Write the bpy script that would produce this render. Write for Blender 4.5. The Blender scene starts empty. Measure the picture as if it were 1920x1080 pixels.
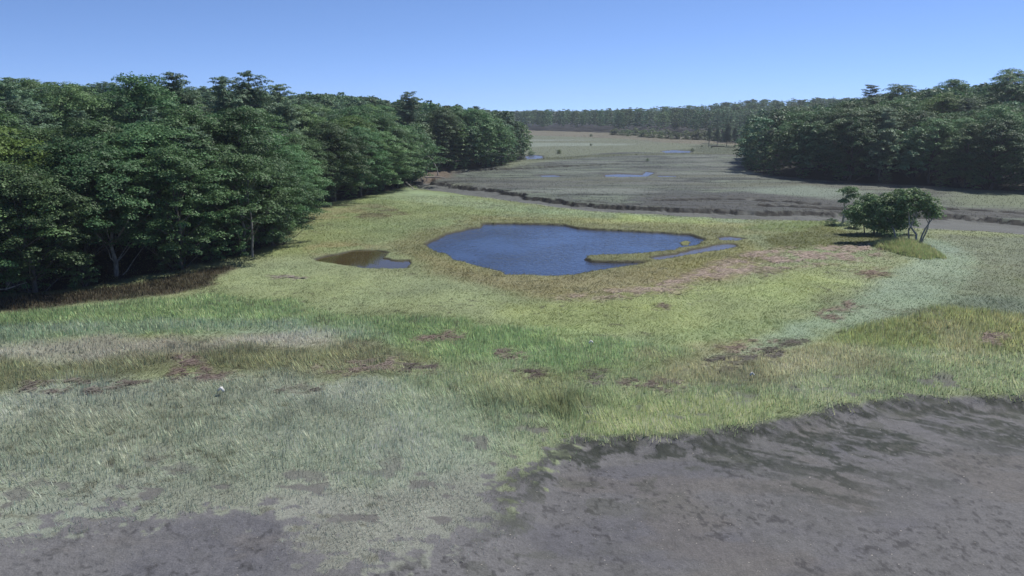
import bpy, math, random
import numpy as np
R_ = math.radians
rng = np.random.default_rng(11)
random.seed(11)

# ------------------------------------------------------------------ camera, world, sun, exposure
CAM_H, PITCH, FPX = 17.0, R_(13.69), 1371.0
sc = bpy.context.scene
cam_d = bpy.data.cameras.new("camera"); cam = bpy.data.objects.new("camera", cam_d)
sc.collection.objects.link(cam); sc.camera = cam
cam.location = (0, 0, CAM_H); cam.rotation_euler = (math.pi/2 - PITCH, 0, 0)
cam_d.sensor_width = 36; cam_d.lens = FPX/1920*36
cam_d.clip_start = 0.5; cam_d.clip_end = 20000
SUN_AZ, SUN_EL = R_(50), R_(57)           # azimuth to the right of the view direction (+Y)
w = bpy.data.worlds.new("World"); sc.world = w; w.use_nodes = True
nt = w.node_tree; bg = nt.nodes["Background"]
sky = nt.nodes.new("ShaderNodeTexSky"); sky.sky_type = 'NISHITA'; sky.sun_disc = False
sky.sun_elevation = SUN_EL; sky.sun_rotation = SUN_AZ
sky.air_density = 1.0; sky.dust_density = 0.0; sky.ozone_density = 2.0; sky.altitude = 6000
tc = nt.nodes.new("ShaderNodeTexCoord"); va = nt.nodes.new("ShaderNodeVectorMath"); va.operation = 'ADD'; va.inputs[1].default_value = (0, 0, .075)
vn = nt.nodes.new("ShaderNodeVectorMath"); vn.operation = 'NORMALIZE'; hs = nt.nodes.new("ShaderNodeHueSaturation"); hs.inputs['Saturation'].default_value = 1.1
nt.links.new(tc.outputs['Generated'], va.inputs[0]); nt.links.new(va.outputs[0], vn.inputs[0]); nt.links.new(vn.outputs[0], sky.inputs[0])
nt.links.new(sky.outputs[0], hs.inputs['Color']); tn = nt.nodes.new("ShaderNodeMix"); tn.data_type = 'RGBA'; tn.blend_type = 'MULTIPLY'; tn.inputs[0].default_value = 1; tn.inputs[7].default_value = (1, .905, .93, 1)
nt.links.new(hs.outputs[0], tn.inputs[6]); nt.links.new(tn.outputs[2], bg.inputs[0]); bg.inputs[1].default_value = 0.15
sun_d = bpy.data.lights.new("sun", 'SUN'); sun = bpy.data.objects.new("sun", sun_d)
sc.collection.objects.link(sun); sun_d.energy = 4.1; sun_d.angle = R_(0.5); sun_d.color = (1, .955, .88)
sun.rotation_euler = (math.pi/2 - SUN_EL, 0, math.pi - SUN_AZ)
sc.view_settings.view_transform = 'Standard'; sc.view_settings.look = 'None'
sc.view_settings.exposure = 0.35; sc.view_settings.gamma = 1.0
sc.render.engine = 'CYCLES'
sc.cycles.max_bounces = 6; sc.cycles.diffuse_bounces = 3; sc.cycles.transmission_bounces = 3
sc.cycles.transparent_max_bounces = 4; sc.cycles.volume_bounces = 0

# ------------------------------------------------------------------ helpers
def lin(c):
    c = np.asarray(c, float)/255.0
    return np.where(c <= .04045, c/12.92, ((c+.055)/1.055)**2.4)
def P(u, v, z=0.0):                      # a spot of the survey (1920x1080 sighting) -> ground point
    dx, a, b = (u-960.0), FPX, (540.0-v)
    ry = a*math.cos(PITCH) + b*math.sin(PITCH); rz = -a*math.sin(PITCH) + b*math.cos(PITCH)
    t = (z-CAM_H)/rz
    return (dx*t, ry*t)
def poly(pts, z=0.0): return np.array([P(u, v, z) for u, v in pts])
TAB = np.random.default_rng(5).random(65536)
def vnoise(x, y, s=0):
    xi = np.floor(x).astype(np.int64); yi = np.floor(y).astype(np.int64)
    fx = x-xi; fy = y-yi; fx = fx*fx*(3-2*fx); fy = fy*fy*(3-2*fy)
    def h(a, b): return TAB[((a*73856093) ^ (b*19349663) ^ (s*83492791)) & 65535]
    return (h(xi, yi)*(1-fx)+h(xi+1, yi)*fx)*(1-fy) + (h(xi, yi+1)*(1-fx)+h(xi+1, yi+1)*fx)*fy
def fbm(x, y, s=0, o=4):
    r = 0; a = .5; t = 0
    for i in range(o):
        r = r+a*vnoise(x, y, s+i*7); t += a; a *= .5; x = x*2.03+3.1; y = y*2.03+1.7
    return r/t
def sstep(a, b, x):
    t = np.clip((x-a)/(b-a), 0, 1); return t*t*(3-2*t)
def sdf(X, Y, pts):                      # signed distance, positive inside
    n = len(pts); d2 = np.full(X.shape, 1e18); ins = np.zeros(X.shape, bool)
    for i in range(n):
        ax, ay = pts[i]; bx, by = pts[(i+1) % n]
        ex, ey = bx-ax, by-ay; L = ex*ex+ey*ey+1e-12
        t = np.clip(((X-ax)*ex+(Y-ay)*ey)/L, 0, 1)
        d2 = np.minimum(d2, (X-ax-t*ex)**2+(Y-ay-t*ey)**2)
        if ay != by:
            c = ((ay > Y) != (by > Y)) & (X < (bx-ax)*(Y-ay)/(by-ay)+ax); ins ^= c
    d = np.sqrt(d2); return np.where(ins, d, -d)
def mesh_np(name, V, F, mat=None, cols=None, smooth=False):
    """V (n,3), F (m,k) all the same k"""
    me = bpy.data.meshes.new(name); n = len(V); m, k = F.shape
    me.vertices.add(n); me.vertices.foreach_set("co", np.ascontiguousarray(V, np.float32).ravel())
    me.loops.add(m*k); me.loops.foreach_set("vertex_index", np.ascontiguousarray(F, np.int32).ravel())
    me.polygons.add(m); me.polygons.foreach_set("loop_start", np.arange(0, m*k, k, dtype=np.int32))
    if smooth: me.polygons.foreach_set("use_smooth", np.ones(m, bool))
    me.update(calc_edges=True)
    if cols is not None:
        a = me.color_attributes.new("tint", 'FLOAT_COLOR', 'POINT')
        c = np.ones((n, 4), np.float32); c[:, :3] = cols; a.data.foreach_set("color", c.ravel())
    if mat: me.materials.append(mat)
    return me
def link(name, me, parent=None, loc=None):
    o = bpy.data.objects.new(name, me); sc.collection.objects.link(o)
    if parent: o.parent = parent
    if loc is not None: o.location = loc
    return o
def tag(o, label=None, cat=None, group=None, kind=None):
    if label: o["label"] = label
    if cat: o["category"] = cat
    if group: o["group"] = group
    if kind: o["kind"] = kind
    return o

# ------------------------------------------------------------------ materials
def new_mat(name):
    m = bpy.data.materials.new(name); m.use_nodes = True
    nt = m.node_tree; nt.nodes.clear()
    out = nt.nodes.new("ShaderNodeOutputMaterial"); return m, nt, out
def leaf_mat(name, col, trans=.3, var=.45, hue=.03, gloss=.12):
    m, nt, out = new_mat(name); N = nt.nodes; L = nt.links
    oi = N.new("ShaderNodeObjectInfo"); at = N.new("ShaderNodeAttribute"); at.attribute_name = "tint"
    hs = N.new("ShaderNodeHueSaturation"); hs.inputs["Color"].default_value = (*col, 1)
    mr = N.new("ShaderNodeMapRange"); mr.inputs[3].default_value = 1-var; mr.inputs[4].default_value = 1+var
    L.new(oi.outputs["Random"], mr.inputs[0]); L.new(mr.outputs[0], hs.inputs["Value"])
    mh = N.new("ShaderNodeMapRange"); mh.inputs[3].default_value = .5-hue; mh.inputs[4].default_value = .5+hue
    mu = N.new("ShaderNodeMath"); mu.operation = 'FRACT'; m7 = N.new("ShaderNodeMath"); m7.operation = 'MULTIPLY'; m7.inputs[1].default_value = 7.31
    L.new(oi.outputs["Random"], m7.inputs[0]); L.new(m7.outputs[0], mu.inputs[0]); L.new(mu.outputs[0], mh.inputs[0]); L.new(mh.outputs[0], hs.inputs["Hue"])
    mx = N.new("ShaderNodeMix"); mx.data_type = 'RGBA'; mx.blend_type = 'MULTIPLY'; mx.inputs[0].default_value = 1
    L.new(hs.outputs[0], mx.inputs[6]); L.new(at.outputs["Color"], mx.inputs[7])
    d = N.new("ShaderNodeBsdfPrincipled"); d.inputs["Roughness"].default_value = .55
    d.inputs["Specular IOR Level"].default_value = gloss*2
    t = N.new("ShaderNodeBsdfTranslucent"); ms = N.new("ShaderNodeMixShader"); ms.inputs[0].default_value = trans
    L.new(mx.outputs[2], d.inputs["Base Color"]); L.new(mx.outputs[2], t.inputs["Color"])
    L.new(d.outputs[0], ms.inputs[1]); L.new(t.outputs[0], ms.inputs[2]); L.new(ms.outputs[0], out.inputs[0])
    return m
def blade_mat(name, trans=.3):
    m, nt, out = new_mat(name); N = nt.nodes; L = nt.links
    at = N.new("ShaderNodeAttribute"); at.attribute_name = "tint"
    d = N.new("ShaderNodeBsdfDiffuse"); t = N.new("ShaderNodeBsdfTranslucent"); ms = N.new("ShaderNodeMixShader"); ms.inputs[0].default_value = trans
    geo = N.new("ShaderNodeNewGeometry"); sc1 = N.new("ShaderNodeVectorMath"); sc1.operation = 'SCALE'; sc1.inputs[3].default_value = .5
    ad = N.new("ShaderNodeVectorMath"); ad.operation = 'ADD'; ad.inputs[1].default_value = (0, 0, .9); nz = N.new("ShaderNodeVectorMath"); nz.operation = 'NORMALIZE'
    L.new(geo.outputs["Normal"], sc1.inputs[0]); L.new(sc1.outputs[0], ad.inputs[0]); L.new(ad.outputs[0], nz.inputs[0]); L.new(nz.outputs[0], d.inputs["Normal"])
    L.new(at.outputs["Color"], d.inputs["Color"]); L.new(at.outputs["Color"], t.inputs["Color"])
    L.new(d.outputs[0], ms.inputs[1]); L.new(t.outputs[0], ms.inputs[2]); L.new(ms.outputs[0], out.inputs[0])
    return m
def bark_mat(name, col, col2=None, scale=6):
    m, nt, out = new_mat(name); N = nt.nodes; L = nt.links
    tc = N.new("ShaderNodeTexCoord"); mp = N.new("ShaderNodeMapping"); mp.inputs["Scale"].default_value = (1, 1, .25)
    no = N.new("ShaderNodeTexNoise"); no.inputs["Scale"].default_value = scale; no.inputs["Detail"].default_value = 4
    rp = N.new("ShaderNodeValToRGB"); col2 = col2 or tuple(c*.45 for c in col)
    rp.color_ramp.elements[0].position = .35; rp.color_ramp.elements[0].color = (*col2, 1)
    rp.color_ramp.elements[1].position = .62; rp.color_ramp.elements[1].color = (*col, 1)
    d = N.new("ShaderNodeBsdfPrincipled"); d.inputs["Roughness"].default_value = .9
    bp = N.new("ShaderNodeBump"); bp.inputs["Strength"].default_value = .5; bp.inputs["Distance"].default_value = .05
    L.new(tc.outputs["Object"], mp.inputs[0]); L.new(mp.outputs[0], no.inputs[0]); L.new(no.outputs[0], rp.inputs[0])
    L.new(rp.outputs[0], d.inputs["Base Color"]); L.new(no.outputs[0], bp.inputs["Height"]); L.new(bp.outputs[0], d.inputs["Normal"]); L.new(d.outputs[0], out.inputs[0])
    return m
def ground_mat():
    m, nt, out = new_mat("marsh_ground"); N = nt.nodes; L = nt.links
    at = N.new("ShaderNodeAttribute"); at.attribute_name = "tint"
    geo = N.new("ShaderNodeNewGeometry")
    def noise(scale, det, rough=.6):
        n = N.new("ShaderNodeTexNoise"); n.inputs["Scale"].default_value = scale; n.inputs["Detail"].default_value = det
        n.inputs["Roughness"].default_value = rough; L.new(geo.outputs["Position"], n.inputs["Vector"]); return n
    n1 = noise(3.2, 5); n2 = noise(14, 3)
    def mr(src, a, b, c, d):
        r = N.new("ShaderNodeMapRange"); r.inputs[1].default_value = a; r.inputs[2].default_value = b; r.inputs[3].default_value = c; r.inputs[4].default_value = d
        L.new(src, r.inputs[0]); return r
    a1 = mr(n1.outputs[0], .3, .7, .88, 1.12); a2 = mr(n2.outputs[0], .3, .7, .78, 1.22)
    mm = N.new("ShaderNodeMath"); mm.operation = 'MULTIPLY'; L.new(a1.outputs[0], mm.inputs[0]); L.new(a2.outputs[0], mm.inputs[1])
    mv = N.new("ShaderNodeVectorMath"); mv.operation = 'SCALE'; L.new(at.outputs["Color"], mv.inputs[0]); L.new(mm.outputs[0], mv.inputs[3])
    d = N.new("ShaderNodeBsdfPrincipled"); d.inputs["Roughness"].default_value = .8; d.inputs["Specular IOR Level"].default_value = .25
    b = N.new("ShaderNodeBump"); b.inputs["Strength"].default_value = .55; b.inputs["Distance"].default_value = .12; L.new(n1.outputs[0], b.inputs["Height"])
    b2 = N.new("ShaderNodeBump"); b2.inputs["Strength"].default_value = .5; b2.inputs["Distance"].default_value = .035; L.new(n2.outputs[0], b2.inputs["Height"])
    L.new(b.outputs[0], b2.inputs["Normal"]); L.new(b2.outputs[0], d.inputs["Normal"])
    L.new(mv.outputs[0], d.inputs["Base Color"]); L.new(d.outputs[0], out.inputs[0])
    return m
def water_mat(name, col, bump, scale, rough=.04):
    m, nt, out = new_mat(name); N = nt.nodes; L = nt.links
    geo = N.new("ShaderNodeNewGeometry"); mp = N.new("ShaderNodeMapping"); mp.inputs["Scale"].default_value = (1, .8, 1)
    mp.inputs["Rotation"].default_value = (0, 0, R_(12))
    n = N.new("ShaderNodeTexNoise"); n.inputs["Scale"].default_value = scale; n.inputs["Detail"].default_value = 3; n.inputs["Roughness"].default_value = .55
    L.new(geo.outputs["Position"], mp.inputs[0]); L.new(mp.outputs[0], n.inputs["Vector"])
    b = N.new("ShaderNodeBump"); b.inputs["Distance"].default_value = bump; L.new(n.outputs[0], b.inputs["Height"])
    n2 = N.new("ShaderNodeTexNoise"); n2.inputs["Scale"].default_value = .09; n2.inputs["Detail"].default_value = 3; L.new(geo.outputs["Position"], n2.inputs["Vector"])
    r2 = N.new("ShaderNodeMapRange"); r2.inputs[1].default_value = .35; r2.inputs[2].default_value = .62; r2.inputs[3].default_value = .3; r2.inputs[4].default_value = 1.0
    L.new(n2.outputs[0], r2.inputs[0]); L.new(r2.outputs[0], b.inputs["Strength"])
    d = N.new("ShaderNodeBsdfPrincipled"); d.inputs["Base Color"].default_value = (*col, 1); d.inputs["Roughness"].default_value = rough
    d.inputs["IOR"].default_value = 1.33; L.new(b.outputs[0], d.inputs["Normal"]); L.new(d.outputs[0], out.inputs[0])
    return m
def plain(name, col, rough=.7):
    m, nt, out = new_mat(name); d = nt.nodes.new("ShaderNodeBsdfPrincipled")
    d.inputs["Base Color"].default_value = (*col, 1); d.inputs["Roughness"].default_value = rough
    n = nt.nodes.new("ShaderNodeTexNoise"); n.inputs["Scale"].default_value = 9; b = nt.nodes.new("ShaderNodeBump"); b.inputs["Distance"].default_value = .03
    nt.links.new(n.outputs[0], b.inputs["Height"]); nt.links.new(b.outputs[0], d.inputs["Normal"]); nt.links.new(d.outputs[0], out.inputs[0]); return m

# ------------------------------------------------------------------ the plan of the place
LEFT_EDGE = [(-700, 640), (-300, 590), (0, 556), (130, 545), (250, 528), (380, 503), (480, 478), (548, 455), (556, 428), (585, 392), (640, 378), (700, 368), (760, 352), (785, 338), (800, 322), (850, 320), (920, 314), (965, 305), (988, 296)]
LEFT_W = np.vstack([poly(LEFT_EDGE), [(-6, 300), (-30, 360), (-60, 460), (-100, 560), (-420, 560), (-420, 60)]])
RIGHT_EDGE = [(2500, 395), (2150, 374), (1920, 360), (1800, 353), (1700, 348), (1600, 342), (1500, 335), (1430, 327), (1388, 317), (1396, 306), (1406, 294)]
RIGHT_W = np.vstack([poly(RIGHT_EDGE), [(93, 300), (108, 330), (126, 372), (300, 540), (700, 540), (700, 100)]])
FAR_EDGE = [(960, 243), (1050, 246), (1150, 249), (1230, 251), (1290, 254), (1335, 259), (1365, 267), (1410, 271)]
FAR_W = np.vstack([[(-260, 690)], [(-80, 650)], poly(FAR_EDGE), [(135, 372), (300, 440), (700, 900), (-260, 1100)]])
POND = poly([(795, 457), (812, 448), (838, 436), (862, 431), (880, 426), (902, 423), (906, 417), (960, 416), (1060, 419), (1085, 426), (1200, 431), (1290, 437), (1317, 445), (1320, 452), (1290, 461), (1262, 467), (1202, 475), (1150, 477), (1108, 478), (1100, 482), (1108, 487), (1150, 489), (1218, 488), (1205, 493), (1168, 498), (1110, 507), (1072, 515), (1020, 517), (950, 514), (935, 506), (900, 500), (870, 490), (845, 486), (842, 478), (815, 470)])
CHANNEL = poly([(1215, 482), (1262, 474), (1300, 465), (1339, 458), (1365, 455), (1380, 457), (1382, 462), (1356, 467), (1305, 475), (1270, 480), (1230, 486)])
POOL_S = poly([(1345, 444), (1372, 442), (1400, 446), (1380, 450), (1350, 449)])
POND_B = poly([(581, 486), (612, 477), (664, 468), (705, 467), (727, 473), (718, 481), (742, 486), (768, 487), (764, 501), (727, 503), (697, 502), (634, 496), (592, 490)])
ISLET = poly([(1273, 451), (1283, 447), (1296, 450), (1292, 456), (1278, 456)])
FAR_POOLS = [[(1138, 327), (1165, 325), (1205, 327), (1212, 321), (1228, 323), (1210, 330), (1160, 331), (1140, 330)],
             [(1010, 328), (1035, 327), (1052, 329), (1040, 331), (1015, 331)],
             [(984, 294), (1000, 290), (1018, 292), (1012, 297), (990, 298)],
             [(1240, 283), (1265, 281), (1296, 283), (1290, 286), (1250, 286)],
             [(1235, 329), (1265, 329), (1262, 331), (1238, 331)]]
CREEK = poly([(770, 345), (795, 334), (815, 324), (860, 320), (925, 315), (928, 318), (870, 323), (835, 328), (812, 333), (812, 340), (850, 346), (900, 352), (950, 358), (1000, 368), (1070, 379), (1150, 384), (1230, 388), (1300, 391), (1400, 394), (1500, 397), (1580, 398), (1680, 400), (1750, 402), (1850, 407), (1930, 414), (2100, 425), (2500, 446), (2500, 480), (2100, 452), (1930, 440), (1850, 434), (1750, 430), (1650, 424), (1560, 415), (1450, 413), (1350, 410), (1250, 405), (1150, 399), (1050, 390), (980, 381), (900, 371), (830, 362), (780, 356)])
CREEK2 = poly([(930, 316.5), (1000, 313), (1080, 309.5), (1130, 308.5), (1130, 310), (1080, 311.5), (1000, 315.5), (930, 318.5)])
CREEK3 = poly([(1420, 381), (1500, 385), (1560, 388), (1640, 391), (1640, 394.5), (1560, 393), (1500, 389), (1420, 384.5)])
NEAR = poly([(-700, 400), (600, 355), (780, 354), (830, 360), (900, 369), (980, 379), (1050, 389), (1150, 398), (1250, 404), (1350, 409), (1450, 412), (1560, 414), (1650, 423), (1750, 429), (1850, 433), (1930, 439), (2100, 450), (2500, 480), (2600, 1700), (-900, 1700)])
MUDLINE = [(-900, 1100), (-300, 1035), (0, 998), (90, 985), (160, 970), (250, 962), (380, 965), (470, 958), (520, 965), (550, 990), (560, 1035), (640, 1045), (720, 1040), (800, 1012), (870, 985), (905, 940), (900, 905), (940, 885), (1000, 868), (1080, 838), (1160, 818), (1250, 812), (1330, 806), (1400, 795), (1470, 780), (1560, 764), (1640, 748), (1740, 742), (1830, 738), (1930, 742), (2200, 748), (2600, 760)]
MUD = np.vstack([poly(MUDLINE), [(60, 2), (-60, 2)]])

# ------------------------------------------------------------------ the ground sheet (polar grid, finer near the spot the photograph was taken from)
az = np.concatenate([-np.radians(np.arange(180, 44, -2.5)), np.radians(np.linspace(-43, 43, 760)), np.radians(np.arange(45, 180.1, 2.5))])
rr = [0.5, 5, 10, 15]; r = 18.0
while r < 720: rr.append(r); r *= 1.0039 if r < 290 else 1.008
while r < 9000: rr.append(r); r *= 1.12
rr = np.array(rr)
A, RR = np.meshgrid(az, rr); GX = RR*np.sin(A); GY = RR*np.cos(A)
core = (np.abs(A) < R_(41)) & (RR < 560)
def full(val): return np.full(GX.shape, float(val))
def S(pts, warp=0.0, wl=4.0, seed=0):    # signed distance on the grid with a ragged edge
    wx = GX + warp*(fbm(GX/wl, GY/wl, seed+50, 4)-.5)*2; wy = GY + warp*(fbm(GX/wl+31, GY/wl, seed+51, 4)-.5)*2
    return sdf(wx, wy, pts)
s_left, s_right, s_far = S(LEFT_W), S(RIGHT_W), S(FAR_W)
H = (fbm(GX/7, GY/7, 1, 5)-.5)*.22 + (fbm(GX/1.1, GY/1.1, 2, 3)-.5)*.07
hill = 6.2*sstep(1, 62, s_left) + 9.5*sstep(2, 85, s_right)*sstep(-30, 60, GX)
hill += sstep(0, 160, s_far)*(1.5 + 8*sstep(60, 240, GX))
hill += 3*sstep(900, 3000, RR)
s_mud = S(MUD, 1.3, 3.0, 3); s_mud0 = s_mud
H = H - .5*sstep(-.3, 1.6+4*sstep(4, -2, GX), s_mud) - .35*sstep(2, 16, s_mud)
H = H + (fbm(GX/.9, GY/.6, 9, 4)-.5)*.05*sstep(0, 2, s_mud)
s_creek = S(CREEK, 2.6, 3.2, 4); s_near = S(NEAR, .9, 4, 5)
creek_depth = np.where(s_near > -7.5, sstep(-6.5, 0.2, s_near), 0)   # the near bank is a gentle ramp
scarp = sstep(0, .55, s_creek)
cd = scarp*(.74 + .28*sstep(.5, 4, s_creek))*(1-creek_depth*.85)
slump = sstep(.60, .66, fbm(GX/1.8, GY/1.1, 13, 3))*sstep(.6, 1.2, s_creek)*sstep(4.2, 2.0, s_creek)*(s_near < -4)
cd = (cd-.18*slump)*(.7+.55*fbm(GX/6, GY/6, 15, 3))
H = H - cd
CREEK4 = poly([(1230, 374), (1330, 371), (1450, 374), (1540, 380), (1540, 382.5), (1450, 377), (1330, 374), (1230, 377)])
CREEK5 = poly([(1740, 388), (1830, 392), (1930, 398), (2050, 405), (2050, 408), (1930, 401), (1830, 395), (1740, 391)])
for cpts, dep in ((CREEK2, .7), (CREEK3, .8), (CREEK4, .6), (CREEK5, .7)):
    s = S(cpts, 1.0, 4, 6); H = H - dep*sstep(-.2, .5, s); s_creek = np.maximum(s_creek, s)
# ragged cracks running along the creek's far bank
ridge = np.abs(fbm(GX/9+.12*GY, GY/3.0, 12, 3)-.5)
crack = sstep(.05, .012, ridge)*sstep(-11, -2, s_creek)*sstep(.5, -1, s_creek)*(s_near < -8)
H = H - .55*crack
WATER_Z = -.30
wets = []
for pts, dep in ((POND, .7), (CHANNEL, .45), (POOL_S, .4), (POND_B, .42)):
    s = S(pts, .55, 2.4, 7); wets.append(s); H = H - dep*sstep(-.25, .7, s)
s_pond = wets[0]
sI = S(ISLET, .2, 2, 8); H = np.where(sI > 0, np.maximum(H, -.24), H)
far_s = []
for q in FAR_POOLS:
    s = S(poly(q), 1.5, 8, 9); far_s.append(s); H = H - .5*sstep(-.8, 1.0, s)
# mound under the small trees
tx, ty = P(1700, 470)
md = np.hypot((GX-tx)/3.6, (GY-ty-1.2)/3.6); H = H + .6*np.exp(-md**2*1.4)
H = H + hill
s_wood = np.maximum(np.maximum(s_left, s_right), s_far)

# colour zones, painter's order: (points, sRGB as sunlit, soft edge m, ragged m, blade height, blade density, kind)
DESAT = .64
C = np.zeros(GX.shape+(3,)); BH = full(.16); BD = full(.7); KIND = np.zeros(GX.shape, np.int8); DSM = full(.64)
C[:] = lin((116, 125, 112))
def zone(pts, rgb, soft=1.0, rag=1.5, bh=None, bd=None, kind=None, wl=5.0, seed=0, amt=1.0, off=0.0, patch=None):
    s = S(poly(pts) if not isinstance(pts, np.ndarray) else pts, rag, wl, 100+seed)+off
    m = sstep(-soft, soft, s)*amt
    if patch: m = m*sstep(patch[1], patch[2], fbm(GX/patch[0], GY/(patch[0]*.8), 300+seed, 4))
    C[:] = C*(1-m[..., None]) + lin(rgb)*m[..., None]
    if bh is not None: BH[:] = BH*(1-m)+bh*m
    if bd is not None: BD[:] = BD*(1-m)+bd*m
    if kind is not None: KIND[m > .5] = kind; DSM[:] = DSM*(1-m) + {1: .84, 2: .70, 3: .66, 4: .7, 7: .64}[kind]*m
    return m
# the far marsh: long streaks of grey, green and tan
st = fbm(GX/38, GY/9, 21, 4); st2 = fbm(GX/16+5, GY/4.5, 22, 4); st3 = fbm(GX/60, GY/14, 23, 3)
def blend(rgb, m): C[:] = C*(1-m[..., None]) + lin(rgb)*m[..., None]
C[:] *= .8
blend((84, 85, 86), sstep(.5, .66, st)*.8)
blend((122, 134, 112), sstep(.5, .66, st2)*.7)
blend((58, 58, 54), sstep(.57, .63, fbm(GX/14, GY/2.0, 26, 4))*.8)
blend((60, 58, 56), sstep(.60, .66, fbm(GX/5, GY/1.0, 27, 4))*.6)
blend((140, 142, 138), sstep(.62, .72, fbm(GX/22, GY/6, 28, 3))*.6)
blend((122, 122, 92), sstep(.56, .72, st3)*.5)
blend((104, 100, 108), sstep(.5, .62, st3)*sstep(.45, .6, st2)*.5)
zone([(925, 262), (985, 250), (1260, 262), (1420, 275), (1400, 290), (1200, 284), (1100, 290), (1000, 303), (930, 312)], (136, 142, 108), 5, 8, .3, .8, 7, 30, 1)
zone([(960, 241), (1100, 246), (1220, 252), (1340, 262), (1420, 272), (1420, 277), (1250, 266), (1100, 257), (960, 253)], (160, 146, 116), 6, 10, .4, .8, 7, 40, 2)
zone([(960, 266), (1080, 268), (1200, 269), (1180, 273), (1060, 274), (960, 277)], (158, 168, 150), 5, 8, None, None, None, 40, 3)
zone([(960, 261), (1060, 262), (1150, 263), (1060, 264), (960, 264)], (160, 168, 152), 3, 5, None, None, None, 30, 4)
zone([(1000, 296), (1100, 291), (1240, 287), (1420, 284), (1420, 287), (1240, 290), (1100, 295), (1000, 301)], (118, 124, 74), 3, 5, .4, .9, 7, 20, 5)
zone([(1330, 268), (1420, 276), (1440, 292), (1330, 287), (1280, 282)], (112, 122, 84), 3, 6, .4, .8, 7, 20, 6)
zone([(1400, 352), (1530, 348), (1640, 360), (1560, 372), (1400, 368)], (128, 142, 128), 5, 4, None, None, None, 14, 7)
zone([(1760, 352), (1920, 362), (2300, 385), (2300, 410), (1920, 392), (1800, 382)], (116, 128, 92), 6, 5, .25, .7, None, 14, 8)
zone([(1080, 376), (1250, 366), (1400, 362), (1560, 374), (1750, 388), (1930, 394), (2300, 410), (2300, 430), (1930, 412), (1560, 398), (1300, 391), (1150, 384)], (84, 82, 84), 4, 5, None, .4, None, 12, 9, .95, 0, (9, .32, .5))
zone([(1000, 330), (1200, 336), (1400, 338), (1480, 345), (1300, 350), (1100, 345)], (92, 96, 92), 5, 8, None, None, None, 20, 10, .8, 0, (14, .4, .55))
# creek mud
m_ck = np.maximum(sstep(-.4, .5, s_creek), crack)
blend((112, 111, 113), m_ck); BD *= 1-sstep(-.2, .6, s_creek); 
blend((20, 18, 18), sstep(-.35, -.05, s_creek)*sstep(1.2, .7, s_creek)*.97*(s_near < -3)*sstep(.16, .26, fbm(GX/3.5, GY/3.5, 14, 3)))       # bare peat of the cut bank, its shade painted in as near-black
# the near platform
m_near = sstep(-1.2, 1.0, s_near)
blend((128, 139, 92), m_near); BH[m_near > .5] = .22; BD[:] = np.where(m_near > .3, .85, BD); KIND[m_near > .5] = 1; DSM[:] = DSM*(1-m_near)+.84*m_near
zone([(-300, 520), (560, 455), (560, 380), (780, 345), (1000, 385), (900, 410), (800, 440), (560, 480)], (122, 136, 82), 2, 2, .22, .85, 1, 6, 11)
zone([(760, 352), (850, 366), (1000, 388), (1200, 402), (1400, 412), (1400, 418), (1150, 408), (950, 396), (800, 380), (700, 372)], (132, 150, 104), 2, 2, .25, .8, 1, 6, 12)
zone([(640, 395), (740, 390), (760, 402), (700, 412), (640, 408)], (92, 82, 58), 1, 2, .2, .7, 1, 4, 13, .8, 0, (3, .4, .6))
zone([(570, 390), (700, 378), (740, 395), (620, 415), (570, 420)], (132, 126, 86), 2, 2, .25, .8, 1, 5, 14, .7, 0, (4, .35, .6))
zone([(880, 404), (1400, 418), (1560, 425), (1430, 440), (1330, 440), (1060, 418), (900, 412)], (134, 134, 80), 2, 2, .25, .8, 1, 6, 15, .8)
zone([(1150, 404), (1330, 411), (1330, 420), (1150, 414)], (146, 162, 88), 2, 2, .25, .8, 1, 8, 16, .8)
zone([(1440, 415), (1560, 412), (1600, 425), (1500, 436), (1400, 430)], (132, 150, 84), 2, 2, .35, .8, 1, 6, 17, .8)
# olive belt round the pond
zone(POND, (121, 123, 76), 2.2, 3, .28, .8, 1, 5, 20, .85, 4.5)
zone([(780, 470), (850, 490), (930, 515), (1020, 522), (1110, 512), (1200, 500), (1290, 490), (1420, 470), (1420, 500), (1300, 530), (1150, 555), (1000, 560), (880, 530), (800, 500)], (134, 130, 84), 2.5, 2.5, .26, .8, 1, 6, 21, .9)
zone([(560, 455), (660, 450), (700, 465), (580, 480)], (138, 130, 84), 1.5, 2, None, None, None, 4, 22, .6, 0, (3, .35, .6))
zone([(1440, 440), (1540, 424), (1650, 444), (1648, 460), (1450, 472)], (108, 112, 54), 1.2, 1.5, .3, .8, 1, 5, 23, .95)
zone([(1300, 462), (1420, 450), (1450, 480), (1300, 510), (1230, 500)], (122, 122, 62), 2, 2, .26, .8, 1, 5, 24, .8)
# yellow-green hay, left of middle and across the middle
zone([(430, 500), (560, 480), (700, 505), (880, 530), (1000, 562), (1100, 590), (850, 600), (520, 572), (420, 545)], (136, 150, 100), 1.5, 2, .16, .8, 1, 6, 30, .9)
zone([(950, 570), (1200, 552), (1350, 530), (1500, 505), (1600, 500), (1550, 560), (1480, 600), (1300, 640), (1000, 640)], (138, 152, 88), 2.4, 3, .2, .85, 1, 6, 31, .95)
zone([(1180, 640), (1400, 590), (1560, 560), (1480, 640), (1350, 680), (1150, 700)], (126, 144, 90), 1.5, 2.5, .28, .85, 1, 5, 32, .8, 0, (4, .35, .6))
# brown rush along the left wood
m_rush = zone([(-700, 640), (-300, 590), (0, 558), (130, 548), (250, 531), (380, 506), (430, 496), (445, 503), (395, 520), (388, 536), (300, 552), (150, 572), (0, 586), (-300, 620), (-700, 690)], (84, 72, 52), .9, 1.3, .38, 1.2, 4, 3, 33, .9)
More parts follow.
